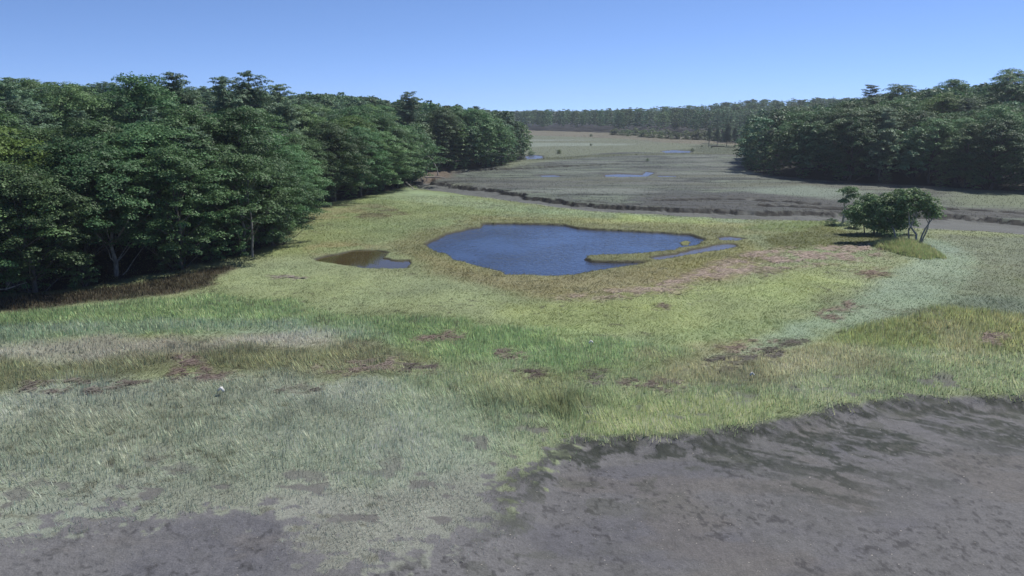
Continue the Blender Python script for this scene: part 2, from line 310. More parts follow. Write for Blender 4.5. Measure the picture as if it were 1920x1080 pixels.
# bright green cordgrass
zone([(-700, 720), (-300, 650), (0, 590), (200, 572), (300, 556), (420, 545), (520, 566), (700, 590), (850, 596), (1000, 622), (1180, 640), (1330, 650), (1200, 690), (1020, 700), (860, 676), (700, 640), (400, 618), (0, 650)], (114, 143, 78), 2.2, 2.6, .34, 1.1, 2, 4, 34)
zone([(0, 608), (250, 600), (520, 602), (700, 622), (760, 640), (600, 632), (300, 622), (0, 640), (-300, 660), (-300, 630)], (122, 146, 112), 1.2, 2.4, None, None, None, 4, 35, .75)
zone([(-700, 720), (0, 652), (300, 622), (600, 628), (680, 646), (400, 664), (0, 684), (-700, 760)], (132, 130, 114), 2.2, 3.0, .25, .8, 2, 4, 36, .85)
zone([(-700, 750), (0, 676), (200, 672), (420, 655), (700, 648), (800, 668), (790, 700), (600, 704), (420, 700), (330, 690), (200, 716), (0, 728), (-700, 830)], (120, 125, 82), 1.8, 2.8, .42, 1.1, 2, 4, 37, .8)
# middle grass
zone([(780, 690), (860, 676), (1020, 700), (1200, 690), (1400, 660), (1560, 640), (1920, 600), (2500, 600), (2500, 770), (1930, 742), (1740, 742), (1560, 764), (1400, 795), (1150, 818), (1000, 868), (900, 905), (780, 860), (720, 770)], (130, 148, 94), 2.0, 2.4, .34, 1.1, 2, 4, 40)
zone([(1080, 782), (1250, 752), (1400, 742), (1520, 760), (1400, 795), (1300, 808), (1160, 820), (1060, 830)], (144, 164, 88), 1.6, 1.8, .36, 1.2, 2, 4, 41, .95)
zone([(880, 700), (1100, 705), (1090, 760), (950, 770), (880, 740)], (132, 138, 82), 1.2, 1.5, None, None, None, 4, 42, .6)
zone([(1230, 665), (1450, 640), (1640, 640), (1660, 690), (1500, 715), (1330, 720), (1200, 710)], (140, 136, 92), 1.5, 2.5, None, None, None, 4, 43, .75)
zone([(1560, 604), (1750, 572), (1930, 588), (2300, 600), (2300, 680), (1930, 662), (1700, 655), (1560, 640)], (120, 130, 62), 1.2, 1.6, .5, 1.2, 2, 4, 44, .9)
zone([(1750, 610), (1930, 600), (1930, 690), (1780, 680)], (142, 142, 88), 1.2, 2, None, None, None, 3, 45, .7, 0, (3, .4, .6))
# pale band sweeping down from the small trees, plain to its right
zone([(1740, 440), (1800, 440), (1930, 445), (2500, 490), (2500, 610), (1930, 595), (1750, 574), (1640, 600), (1700, 560), (1820, 500)], (108, 118, 88), 2, 2.5, .2, .8, 1, 6, 50, .95)
zone([(1700, 560), (1930, 560), (2300, 590), (1930, 592), (1750, 576), (1560, 612), (1560, 600)], (106, 122, 96), 1.2, 2, .3, .9, 1, 5, 51, .8)
zone([(1745, 446), (1800, 460), (1838, 490), (1815, 535), (1740, 570), (1620, 610), (1500, 645), (1400, 665), (1330, 668), (1400, 640), (1500, 600), (1600, 560), (1660, 510), (1720, 490)], (128, 147, 116), 1.3, 1.6, .18, .8, 1, 4, 52, .95)
# grey muddy cordgrass
zone([(-900, 800), (-300, 750), (0, 728), (200, 714), (330, 704), (600, 704), (740, 712), (850, 750), (960, 850), (940, 885), (900, 905), (960, 960), (960, 1120), (560, 1200), (0, 1200), (-600, 1300), (-1200, 1300)], (130, 142, 114), 1.6, 2.2, .28, 1.15, 3, 4, 60)
zone([(500, 940), (905, 880), (980, 990), (900, 1100), (500, 1120), (470, 990)], (124, 128, 112), 1.2, 1.2, .2, .95, 3, 3, 61, .9)
zone([(1010, 745), (1100, 740), (1105, 772), (1050, 780), (1015, 770)], (104, 114, 66), .8, .9, .8, 1.4, 2, 3, 62, .8)
zone([(890, 735), (950, 728), (985, 750), (960, 766), (900, 758)], (110, 118, 76), .8, .9, .65, 1.3, 2, 3, 64, .85)
zone([(700, 700), (820, 700), (1000, 770), (960, 860), (850, 850), (740, 790)], (122, 140, 100), 2, 1.5, None, None, None, 4, 63, .7)
# soft large and small patches over every meadow
mn = np.clip(m_near, 0, 1); e1 = fbm(GX/5, GY/5, 71, 5); e2 = fbm(GX/1.7, GY/1.7, 72, 4); e3 = fbm(GX/13, GY/11, 73, 4)
C *= (1 + ((e1-.5)*.5+(e2-.5)*.4)*mn)[..., None]
C[..., 0] *= 1+(e3-.5)*.16*mn; C[..., 2] *= 1+(fbm(GX/9, GY/9, 74, 3)-.5)*.3*mn
blend((92, 94, 66), sstep(.66, .74, fbm(GX/.9, GY/.45, 75, 4))*sstep(.42, .58, fbm(GX/8, GY/8, 76, 3))*mn*.7)
# dead wrack and bare hay patches
WRACK = [([(1185, 545), (1300, 512), (1420, 468), (1560, 462), (1650, 462), (1648, 488), (1500, 500), (1400, 512), (1300, 530), (1200, 554)], (158, 132, 120), .9, (2.2, .36, .5)),
         ([(1040, 560), (1190, 540), (1295, 542), (1240, 552), (1120, 562)], (160, 136, 118), .7, (2, .36, .52)),
         ([(1410, 500), (1470, 505), (1440, 520)], (120, 104, 84), .6, (2, .3, .5)),
         ([(1610, 505), (1655, 502), (1660, 517), (1620, 519)], (128, 100, 80), .7, (1.2, .3, .5)),
         ([(325, 672), (365, 668), (390, 700), (445, 703), (430, 714), (330, 712)], (112, 84, 78), .35, (.9, .3, .5)),
         ([(60, 712), (200, 716), (300, 712), (250, 730), (100, 745), (50, 735)], (98, 86, 78), .4, (1, .42, .56)),
         ([(600, 688), (660, 680), (740, 672), (740, 688), (670, 700), (600, 700)], (124, 100, 90), .35, (.9, .4, .52)),
         ([(750, 682), (812, 684), (810, 702), (760, 702)], (92, 78, 76), .3, (.8, .28, .45)),
         ([(775, 636), (840, 622), (868, 622), (866, 636), (800, 642)], (120, 90, 76), .3, (.8, .32, .48)),
         ([(930, 656), (990, 660), (980, 676), (935, 672)], (116, 96, 80), .3, (.8, .38, .52)),
         ([(962, 694), (1010, 688), (1022, 700), (985, 708)], (86, 70, 64), .25, (.8, .25, .4)),
         ([(1085, 700), (1140, 698), (1140, 722), (1095, 722)], (92, 84, 84), .3, (.8, .35, .5)),
         ([(1160, 718), (1280, 718), (1280, 732), (1165, 734)], (104, 86, 78), .3, (.8, .42, .54)),
         ([(1330, 675), (1420, 660), (1510, 632), (1520, 648), (1440, 676), (1340, 694)], (88, 86, 78), .4, (1.1, .38, .54)),
         ([(1350, 650), (1420, 636), (1450, 640), (1380, 668)], (132, 106, 92), .4, (1.1, .4, .55)),
         ([(1540, 590), (1600, 560), (1620, 570), (1560, 602)], (130, 104, 92), .4, (1.2, .42, .56)),
         ([(1840, 622), (1880, 628), (1870, 650), (1840, 642)], (128, 98, 88), .35, (.9, .32, .48)),
         ([(1230, 572), (1262, 574), (1250, 582), (1225, 580)], (120, 104, 84), .3, (1.0, .35, .5)),
         ([(520, 726), (640, 712), (660, 722), (560, 738)], (106, 98, 86), .4, (1, .42, .56)),
         ([(495, 516), (570, 518), (560, 530), (520, 526)], (128, 120, 112), .4, (1, .4, .55))]
m_wr = full(0)
for i, (q, rgb, so, pa) in enumerate(WRACK):
    so = so*1.6
    rgb = tuple(22+.4*k+.6*sum(rgb)/3 for k in rgb); rgb = (rgb[0], rgb[1]*.97, rgb[2]*.92); B0 = C.copy(); D0 = BD.copy(); brk = sstep(*((.30, .42) if i < 2 else (.38, .52)), fbm(GX/.5, GY/.34, 260+i, 3)); m = zone(q, rgb, so, 1.0, .14, .3, None, 1.6, 200+i, 1, .2, pa); C[:] = B0+(C-B0)*brk[..., None]; BD[:] = D0+(BD-D0)*brk; m = m*brk; m_wr = np.maximum(m_wr, m)
# hollows of bare mud inside the cordgrass
holes = sstep(.66, .72, fbm(GX/1.5, GY/1.0, 81, 4))*sstep(1.5, 4, sdf(GX, GY, MUD)*-1+6)*(GY < 46)
holes *= sstep(-9, -1, s_mud)
blend((84, 80, 80), holes*.9); BD *= 1-holes
# the mud flat
lft = sstep(7, -2, GX)*sstep(-6, .5, s_mud + (fbm(GX/2, GY/1.5, 94, 4)-.5)*4); BD *= 1-.5*lft; BH *= 1-.25*lft; blend((118, 118, 108), lft*.35)
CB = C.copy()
edge = s_mud + (fbm(GX/.55, GY/.42, 92, 4)-.5)*6*sstep(7, 0, GX); blend((103, 102, 102), sstep(-.3, .3, edge)); BD *= 1-.6*sstep(-.2, .4, edge); 
ragg = s_mud + (fbm(GX/1.1, GY/.8, 95, 4)-.5)*7*sstep(8, 2, GX)
BD *= 1-sstep(-.3, 1.2, ragg)*sstep(-3, .2, s_mud); KIND[s_mud > 3.5] = 9; BD *= 1-.6*sstep(-.4, 1.2, s_mud)
q = fbm(GX/6, GY/3, 83, 4); blend((88, 88, 97), sstep(.5, .68, q)*sstep(0, 1, s_mud)*.45)
blend((103, 98, 92), sstep(.55, .7, fbm(GX/4+9, GY/2, 84, 4))*sstep(0, 1, s_mud)*.5)
blend((80, 80, 78), sstep(.58, .66, fbm(GX/.7, GY/.5, 85, 4))*sstep(0, 1, s_mud)*.3)
blend((60, 59, 60), sstep(.62, .74, fbm(GX/.24, GY/.2, 96, 2))*sstep(.45, .6, fbm(GX/3, GY/2, 97, 3))*sstep(0, 1, s_mud)*.7)
# green-black algae along the water line, streaky on the right
al = np.where(GX > 10, fbm(GX/1.5+.4*GY, GY/.5+.25*GX, 86, 5), fbm(GX/1.0, GY/.62, 88, 5)) + .10*(fbm(GX/.3, GY/.25, 89, 3)-.5)
rgt = sstep(7, 16, GX)
reach = 1.6 + 5.6*rgt; thr = .485 - .03*rgt
m_al = sstep(thr, thr+.05, al + .10*(1-sstep(0, 1, s_mud/reach*1.0)) - .13*sstep(.5, 1, s_mud/reach))*sstep(-.4, .3, s_mud)*sstep(reach*1.25, reach*.7, s_mud)*sstep(-3, 3, GX)
pp, qq = .85*GX-.53*GY, .53*GX+.85*GY; rill = np.abs(fbm(pp/3.2, qq/.75, 98, 3)-.5)
m_al = m_al*(1-rgt) + rgt*sstep(.44, .50, fbm(pp/2.4, qq/.8, 99, 5)+.06)*sstep(.008, .03, rill)*sstep(-.4, .3, s_mud)*sstep(reach*1.3, reach*.5, s_mud+(fbm(GX/3, GY/2, 199, 3)-.5)*5)
m_al = m_al*(.6+.4*sstep(.40, .52, fbm(GX/.34, GY/.22, 93, 3)))
blend((44, 51, 41), m_al*.95)
sp = sstep(.60, .64, fbm(GX/1.3, GY/.8, 87, 4))*sstep(9, 1.5, s_mud)*sstep(0, .5, s_mud)*sstep(-12, 0, GX)
blend((72, 76, 62), sp*.4)
# wet rims, pond beds, woods
for s in wets: blend((60, 56, 40), sstep(-.35, .1, s)); BD *= 1-sstep(-.2, .1, s)
blend((118, 122, 62), sstep(0, .2, sI)); BD[sI > 0] = 1; BH[sI > 0] = .10
for s in far_s: blend((84, 80, 78), sstep(-1.6, -.2, s)); BD *= 1-sstep(-1, 0, s)
blend((122, 112, 96), sstep(.56, .6, fbm(GX/30, GY/6, 90, 3))*(m_near < .1)*(s_wood < 0)*sstep(330, 480, GY)*.4)
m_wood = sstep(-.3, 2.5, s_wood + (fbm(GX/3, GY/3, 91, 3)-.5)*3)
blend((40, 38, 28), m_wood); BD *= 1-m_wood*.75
rb = sdf(GX, GY, poly([(795, 300), (850, 300), (850, 332), (790, 340)])); blend((122, 98, 84), sstep(-1.5, 2, rb)*.9); BD *= 1-sstep(-1.5, 1, rb)
md_m = np.exp(-md**2*1.6); 
DS = DSM[..., None]
lumi = (CB @ np.array([.25, .65, .10]))[..., None]; CB = lumi+(CB-lumi)*DS
lumi = (C @ np.array([.25, .65, .10]))[..., None]; C = lumi+(C-lumi)*DS; KH = (1-(DSM-.64).clip(0, .2)*.75)[..., None]; C *= KH; CB *= KH
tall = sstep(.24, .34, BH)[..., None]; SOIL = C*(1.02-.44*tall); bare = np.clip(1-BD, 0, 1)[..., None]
C *= np.where((m_near < .3)[..., None], (.63, .67, .60), (1, 1, 1)); SOIL *= np.where((m_near < .3)[..., None], (.63, .67, .60), (1, 1, 1))
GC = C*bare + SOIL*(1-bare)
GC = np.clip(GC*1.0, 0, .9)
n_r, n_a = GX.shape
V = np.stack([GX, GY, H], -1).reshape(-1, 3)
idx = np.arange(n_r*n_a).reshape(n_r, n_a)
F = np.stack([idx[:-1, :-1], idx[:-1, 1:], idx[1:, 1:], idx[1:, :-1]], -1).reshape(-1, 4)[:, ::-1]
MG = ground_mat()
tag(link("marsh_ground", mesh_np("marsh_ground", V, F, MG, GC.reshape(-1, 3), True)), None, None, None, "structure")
def sample(x, y):
    a = np.arctan2(x, y); r = np.hypot(x, y)
    ia = np.clip(np.searchsorted(az, a), 1, len(az)-1); ia = np.where(a-az[ia-1] < az[ia]-a, ia-1, ia)
    ir = np.clip(np.searchsorted(rr, r), 1, len(rr)-1); ir = np.where(r-rr[ir-1] < rr[ir]-r, ir-1, ir)
    return ir, ia
def gz(x, y):
    i = sample(np.atleast_1d(x), np.atleast_1d(y)); return float(H[i][0])

# ------------------------------------------------------------------ water
def water(name, pts, z, mat, grow=1.2):
    c = pts.mean(0); a = 0
    n = len(pts); out = []
    area = sum(pts[i][0]*pts[(i+1) % n][1]-pts[(i+1) % n][0]*pts[i][1] for i in range(n)); sg = 1 if area > 0 else -1
    for i in range(n):
        p0, p1, p2 = pts[i-1], pts[i], pts[(i+1) % n]
        e = (p2-p0); e = e/np.hypot(*e); nrm = np.array([e[1], -e[0]])*sg; out.append(p1+nrm*grow)
    me = bpy.data.meshes.new(name); me.from_pydata([(p[0], p[1], z) for p in out], [], [list(range(n))])
    me.materials.append(mat); return tag(link(name, me), None, None, None, "structure")
W1 = water_mat("rippled_pond_water", (.036, .048, .088), .14, 1.9)
W2 = water_mat("still_brown_water", (.060, .046, .020), .004, 2.0)
W3 = water_mat("pool_water", (.10, .10, .12), .012, 2.0, .25)
water("pond_water", POND, WATER_Z, W1); water("side_channel_water", CHANNEL, WATER_Z+.13, W3, .9)
water("small_pool_water", POOL_S, WATER_Z+.13, W3, .6); water("shallow_pond_water", POND_B, WATER_Z+.12, W2, .8)
for q in FAR_POOLS: water("distant_pool_water", poly(q), -.18, W3, 1.5)

# ------------------------------------------------------------------ grass: blades as single slim faces, one object for each kind of stand
NB = 1000000
def blades(n, rmin, rmax, amax, seed):
    g = np.random.default_rng(seed)
    a = (g.random(n)*2-1)*amax; r = rmin*np.exp(g.random(n)*math.log(rmax/rmin))
    x, y = r*np.sin(a), r*np.cos(a); i = sample(x, y); return g, x, y, r, i
g, bx, by, br, bi = blades(NB, 21, 150, R_(42), 3)
bh = BH[bi]; bd = BD[bi]; kd = KIND[bi]; col = CB[bi]; zz = H[bi]
keep = (g.random(NB) < bd*np.where(kd == 1, .62, .5*(.55+.9*fbm(bx/.55, by/.7, 131, 3)))) & (kd != 0) & (kd != 9) & (bd > .05)
def build_blades(x, y, z, h, col, r, g, wk=1.0, lean=.35, wind=(-.18, -.05), bright=2.0, var=.6):
    n = len(x); h = h*(.55+.75*g.random(n)); wd = wk*.0011*r*(.7+.6*g.random(n))
    wd = np.minimum(wd, .12); h = np.maximum(h, .04)
    th = g.random(n)*2*np.pi; lx = np.cos(th)*lean*g.random(n)*h+wind[0]*h; ly = np.sin(th)*lean*g.random(n)*h+wind[1]*h
    yaw = (g.random(n)-.5)*2.2; cx, sx = np.cos(yaw)*wd/2, np.sin(yaw)*wd/2
    v = np.empty((n, 3, 3)); v[:, 0] = np.stack([x-cx, y-sx, z-.03], 1); v[:, 1] = np.stack([x+cx, y+sx, z-.03], 1); v[:, 2] = np.stack([x+lx, y+ly, z+h], 1)
    c = col*(1.02-var/2+var*g.random(n))[:, None]; c[:, 0] *= .88+.26*g.random(n); c = np.clip(c*bright, 0, .8)
    return v.reshape(-1, 3), np.arange(n*3).reshape(n, 3), np.repeat(c, 3, 0)
MB = blade_mat("grass_blades", .42)
KN = {1: ("marsh_hay", "short yellow-green marsh hay spread around the blue pond", "marsh grass"),
      2: ("cordgrass", "taller green cordgrass in a broad band below the pond hay", "cordgrass"),
      3: ("muddy_cordgrass", "grey mud-coated cordgrass at lower left beside the mud flat", "cordgrass"),
      4: ("brown_rush", "dark brown rushes in a strip along the foot of the left wood", "rushes")}
for k, (nm, lb, ct) in KN.items():
    m = keep & (kd == k)
    hk = bh[m]*(.75+.6*fbm(bx[m]/1.2, by[m]/1.2, 130, 3))*(.6 if k == 1 else 1)
    ph = fbm(bx[m]/2.2, by[m]/2.2, 160, 3)*12; wnd = (np.cos(ph)*1.6, np.sin(ph)*.9) if k == 1 else (-.18+.3*np.cos(ph), -.05+.2*np.sin(ph))
    v, f, c = build_blades(bx[m], by[m], zz[m], hk, col[m], br[m], g, bright={1: 1.12, 2: 2.45, 3: 2.35, 4: 1.15}[k], wk=.75 if k == 1 else (.8 if k == 3 else .9), var=.3 if k == 1 else .95, wind=wnd)
    tag(link(nm, mesh_np(nm, v, f, MB, c)), lb, ct, None, "stuff")
# far marsh grass beyond the creek, sparse and broad
g, bx, by, br, bi = blades(170000, 105, 520, R_(37.5), 4)
ok = (KIND[bi] != 1) & (KIND[bi] != 2) & (g.random(len(bx)) < BD[bi]*.8) & (s_wood[bi] < 1)
v, f, c = build_blades(bx[ok], by[ok], H[bi][ok], BH[bi][ok]*.9, C[bi][ok], np.minimum(br[ok], 260), g, 1.3, bright=.95)
tag(link("far_marsh_grass", mesh_np("far_marsh_grass", v, f, MB, c)), "flat grey-green salt marsh grass stretching beyond the tidal creek", "marsh grass", None, "stuff")
# the tall tussock under the small trees
n = 9000; a = g.random(n)*2*np.pi; q = np.sqrt(g.random(n)); q = q*(.65+.6*fbm(a*2.2, a*0+3, 150, 3)+.25*g.random(n)); x = tx-.1+2.7*q*np.cos(a); y = ty+5.0*q*np.sin(a)
si = sample(x, y); col = lin((134, 150, 100))*np.ones((n, 1)); dry = g.random(n) < .25; col[dry] = lin((158, 152, 118))
v, f, c = build_blades(x, y, H[si], (.45+.9*fbm(x/.7, y/.7, 151, 3))*(1.15-.6*np.minimum(q, 1.2)), col, np.full(n, 70.), g, .9, .75, bright=1.55, var=.8)
tag(link("tall_grass", mesh_np("tall_grass", v, f, MB, c)), "tall bright green grass on the mound under the small leaning trees", "tall grass", None, "stuff")
# dead reeds lying on the wrack patches
g, bx, by, br, bi = blades(700000, 24, 110, R_(37.5), 6)
ok = g.random(len(bx)) < m_wr[bi]*.55; x, y, z, r = bx[ok], by[ok], H[bi][ok], br[ok]; n = len(x)
L = .25+.5*g.random(n); th = g.normal(0, .8, n); wd = .0009*r
dx, dy = np.cos(th)*L/2, np.sin(th)*L/2; px, py = -np.sin(th)*wd/2, np.cos(th)*wd/2; z0 = z+.02+.1*g.random(n); dz = (g.random(n)-.35)*.16
v = np.stack([np.stack([x-dx-px, y-dy-py, z0], 1), np.stack([x-dx+px, y-dy+py, z0+wd*.5], 1), np.stack([x+dx+px, y+dy+py, z0+dz+wd*.5], 1), np.stack([x+dx-px, y+dy-py, z0+dz], 1)], 1)
c = C[bi][ok]*(.6+1.0*g.random(n))[:, None]; c = np.clip(np.repeat(c, 4, 0)*1.15, 0, .9)
tag(link("dead_reeds", mesh_np("dead_reeds", v.reshape(-1, 3), np.arange(n*4).reshape(n, 4), MB, c)), "pinkish brown dead reeds lying in scattered patches across the marsh", "dead reeds", None, "stuff")
# shells and pebbles on the mud flat
n = 2600; g2 = np.random.default_rng(9); a = (g2.random(n)*2-1)*R_(37); r = 21*np.exp(g2.random(n)*math.log(44/21)); x, y = r*np.sin(a), r*np.cos(a); si = sample(x, y)
ok = (s_mud[si] > .3) & (g2.random(n) < .25+.75*fbm(x/3, y/3, 140, 3)); x, y, z = x[ok], y[ok], H[si][ok]; n = len(x)
s = .012+.028*g2.random(n)**2.5; base = np.array([(1, 0, 0), (0, 1, 0), (-1, 0, 0), (0, -1, 0), (0, 0, .8)], float)
v = base[None]*s[:, None, None]*np.array([1.2, .8, 1]) + np.stack([x, y, z+.005], 1)[:, None]
f = np.array([(0, 1, 4), (1, 2, 4), (2, 3, 4), (3, 0, 4)])[None]+np.arange(n)[:, None, None]*5
c = lin((190, 186, 180))*(.35+.75*g2.random(n))[:, None]
tag(link("shell_scatter", mesh_np("shell_scatter", v.reshape(-1, 3), f.reshape(-1, 3), MB, np.repeat(c, 5, 0))), "tiny pale shells scattered over the grey mud flat in front", "shells", None, "stuff")

# ------------------------------------------------------------------ trees
def tube(path, rad, sides=6):
    path = np.array(path, float); n = len(path); rad = np.broadcast_to(np.array(rad, float), (n,)); V = []
    for i in range(n):
        d = path[min(i+1, n-1)]-path[max(i-1, 0)]; d /= np.linalg.norm(d)+1e-9
        u = np.cross(d, (0.3, 1, 0.1)); u /= np.linalg.norm(u); w_ = np.cross(d, u)
        for k in range(sides):
            t = 2*math.pi*k/sides; V.append(path[i]+rad[i]*(u*math.cos(t)+w_*math.sin(t)))
    F = [(i*sides+k, i*sides+(k+1) % sides, (i+1)*sides+(k+1) % sides, (i+1)*sides+k) for i in range(n-1) for k in range(sides)]
    return np.array(V), np.array(F)
def merge(parts):
    V, F, o = [], [], 0
    for v, f in parts: V.append(v); F.append(f+o); o += len(v)
    return np.vstack(V), np.vstack(F)
def curve(a, b, bend, n, g):
    a, b = np.array(a, float), np.array(b, float); m = (a+b)/2+np.array(bend)
    t = np.linspace(0, 1, n)[:, None]; p = (1-t)**2*a+2*t*(1-t)*m+t*t*b; p[1:-1] += g.normal(0, .03, (n-2, 3))*np.linalg.norm(b-a)*.5; return p
def leaves(pads, g, size, per, asp=.75, dome=.45, up=.7):
    """pads: list of (centre, radius, elongation dir or None)"""
    Cn, Nn, Tn = [], [], []
    for c, R, ax in pads:
        k = max(6, int(per*R*R)); q = np.sqrt(g.random(k)); a = g.random(k)*2*np.pi
        lx, ly = R*q*np.cos(a), R*q*np.sin(a)
        if ax is not None: ex = np.array([ax[0], ax[1]]); ey = np.array([-ax[1], ax[0]]); xy = lx[:, None]*ex*1.35+ly[:, None]*ey*.75
        else: xy = np.stack([lx, ly], 1)
        z = dome*R*(1-q*q)+g.normal(0, .10*R, k)
        Cn.append(np.column_stack([c[0]+xy[:, 0], c[1]+xy[:, 1], c[2]+z]))
        nn = np.column_stack([xy*.75/R, np.full(k, up)])+g.normal(0, .34, (k, 3)); Nn.append(nn)
        Tn.append(np.full(k, .82+.36*g.random())*(.8+.4*g.random(k)))
    C_, N_, T_ = np.vstack(Cn), np.vstack(Nn), np.concatenate(Tn); n = len(C_)
    N_ /= np.linalg.norm(N_, axis=1)[:, None]+1e-9
    rv = g.normal(0, 1, (n, 3)); u = np.cross(N_, rv); u /= np.linalg.norm(u, axis=1)[:, None]+1e-9; w_ = np.cross(N_, u)
    s = size*(.6+.8*g.random(n)); s2 = s*asp*(.7+.6*g.random(n))
    j = lambda: (.75+.5*g.random(n))[:, None]
    v = np.stack([C_+u*s[:, None]*j()*.5, C_+w_*s2[:, None]*j()*.5+N_*.1*s[:, None], C_-u*s[:, None]*j()*.5, C_-w_*s2[:, None]*j()*.5], 1)
    return v.reshape(-1, 3), np.arange(n*4).reshape(n, 4), np.repeat(np.repeat(T_[:, None], 3, 1), 4, 0)
def broadleaf(seed, Ht, R, low, npad, per, size, lean=(0, 0), padk=1.0):
    g = np.random.default_rng(seed); pads = []; tr = []
    top = np.array([lean[0], lean[1], Ht*.8]); path = curve((0, 0, -.6), top, (g.normal(0, .4), g.normal(0, .4), 0), 7, g)
    tr.append(tube(path, np.linspace(.26, .06, 7)*Ht/15, 7))
    for i in range(npad):
        f = (i+.5)/npad; z = low+(1-low)*f**.85
        prof = math.sin(math.pi*min(1, max(0.04, (z-low*.6)/(1.04-low*.6)))**.8)**.62
        a = i*2.39996+g.normal(0, .35); q = g.uniform(.72, 1.06) if g.random() < .7 else g.uniform(.2, .7)
        lump = 1+.22*math.sin(a*2+seed)+.14*math.sin(a*3.0+seed*2+z*6)
        c = np.array([R*prof*q*lump*math.cos(a)+lean[0]*z, R*prof*q*lump*math.sin(a)+lean[1]*z, z*Ht-.45+g.normal(0, .3)])
        pads.append((c, g.uniform(.45, 1.15)*R/4.6*padk, (math.cos(a), math.sin(a))))
        if i % max(1, npad//30) == 0:
            t = max(.12, min(.92, (c[2]-1.2-abs(q)*1.6)/(Ht*.8))); b0 = path[min(6, int(t*6))]
            tr.append(tube(curve(b0, c+np.array([0, 0, .1]), (0, 0, -.5), 5, g), np.linspace(.085, .018, 5)*Ht/15, 5))
    return leaves(pads, g, size, per), merge(tr)
def pine(seed, Ht, R, low, per, size, step=.75, sprays=(.45, .75, 1.0)):
    g = np.random.default_rng(seed); pads = []; tr = []
    path = curve((0, 0, -.6), (g.normal(0, .25), g.normal(0, .25), Ht), (0, 0, 0), 8, g); tr.append(tube(path, np.linspace(.24, .03, 8)*Ht/16, 7))
    z = low*Ht
    while z < Ht*.99:
        f = (z/Ht-low)/(1-low); L = R*(1.04-f)**.45*(.55+.45*min(1, f*4+.3)); nb = 5 if f < .8 else 4; a0 = g.random()*6.28
        for k in range(nb):
            if g.random() < .08: continue
            a = a0+k*6.283/nb+g.normal(0, .25); l = L*g.uniform(.6, 1.12); up = .12+.35*f
            cx, cy = path[min(7, int(z/Ht*7))][:2]; d = np.array([math.cos(a), math.sin(a), up])
            b0 = np.array([cx, cy, z]); b1 = b0+d*l
            if k % 2 == 0: tr.append(tube(curve(b0, b1, (0, 0, -.15*l), 4, g), np.linspace(.05, .012, 4), 4))
            for q in sprays:
                if l*q < .35: continue
                pads.append((b0+d*l*q+np.array([g.normal(0, .15), g.normal(0, .15), .08]), max(.3, .3*l*(1.15-.35*q)+.14), (math.cos(a), math.sin(a))))
        z += step*g.uniform(.75, 1.25)
    pads.append((path[-1], .35, None))
    return leaves(pads, g, size, per, .38, .25, .95), merge(tr)
OAK = leaf_mat("oak_leaves", (.098, .184, .070), .24, .42, .02); OAKY = leaf_mat("light_oak_leaves", (.125, .21, .055), .28, .25, .015)
PINE = leaf_mat("pine_needles", (.135, .215, .125), .18, .3, .015); DEADL = leaf_mat("russet_leaves", (.19, .12, .10), .2, .1)
SMALL = leaf_mat("small_tree_leaves", (.13, .215, .085), .3, .1, .01)
SHR = leaf_mat("shrub_leaves", (.14, .20, .085), .3, .3); FARM = leaf_mat("distant_leaves", (.10, .19, .085), .2, 0, 0)
BARK = bark_mat("grey_bark", (.11, .10, .085)); PALE = bark_mat("pale_bark", (.42, .39, .35), (.2, .18, .16)); PBARK = bark_mat("pine_bark", (.24, .22, .20))
DEADW = bark_mat("bleached_wood", (.5, .46, .4), (.3, .27, .23))
PROTO = {}
def proto(key, crown, trunk, cm, tm, h):
    (v, f, c) = crown; PROTO[key] = (mesh_np(key+"_crown", v, f, cm, c), mesh_np(key+"_trunk", trunk[0], trunk[1], tm, None, True), h)
for i, (h, R, low, lean) in enumerate([(15, 4.6, .16, (0, 0)), (14, 5.2, .22, (.08, -.05)), (16, 4.4, .28, (0, 0)), (13, 4.8, .12, (-.06, -.08)), (15, 5.0, .2, (.03, .03))]):
    c, t = broadleaf(20+i, h, R, low, 190, 160, .19, lean, 1.1); proto("oak%d" % i, c, t, OAK, BARK, h)
    if i in (1, 4): PROTO["light%d" % i] = None; m2 = PROTO["oak%d" % i][0].copy(); m2.materials[0] = OAKY; PROTO["light%d" % i] = (m2, PROTO["oak%d" % i][1], h)
for i, (h, R, low) in enumerate([(16, 3.3, .22), (17, 3.0, .3), (15, 3.6, .18)]):
    c, t = pine(40+i, h, R, low, 230, .25, .6, (.3, .55, .8, 1.0)); proto("pine%d" % i, c, t, PINE, PBARK, h)
for i, (h, R, low) in enumerate([(14, 2.3, .34), (13, 2.6, .28), (14, 2.2, .38), (12, 2.7, .18)]):
    c, t = pine(50+i, h, R, low, 60, .5, 1.0, (.5, .95)); proto("farpine%d" % i, c, t, PINE, BARK if i % 2 else PBARK, h)
for i, (h, R) in enumerate([(4, 2.6), (3.4, 2.2)]):
    c, t = broadleaf(60+i, h, R, .05, 40, 90, .28, padk=1.7); proto("shrub%d" % i, c, t, SHR, BARK, h)
c, t = broadleaf(66, 5, 2.4, .1, 30, 60, .3, padk=1.6); proto("russet", c, t, DEADL, BARK, 5)
c, t = broadleaf(67, 6, 2.6, .08, 60, 130, .24, padk=1.4); proto("under", c, t, OAK, BARK, 6)

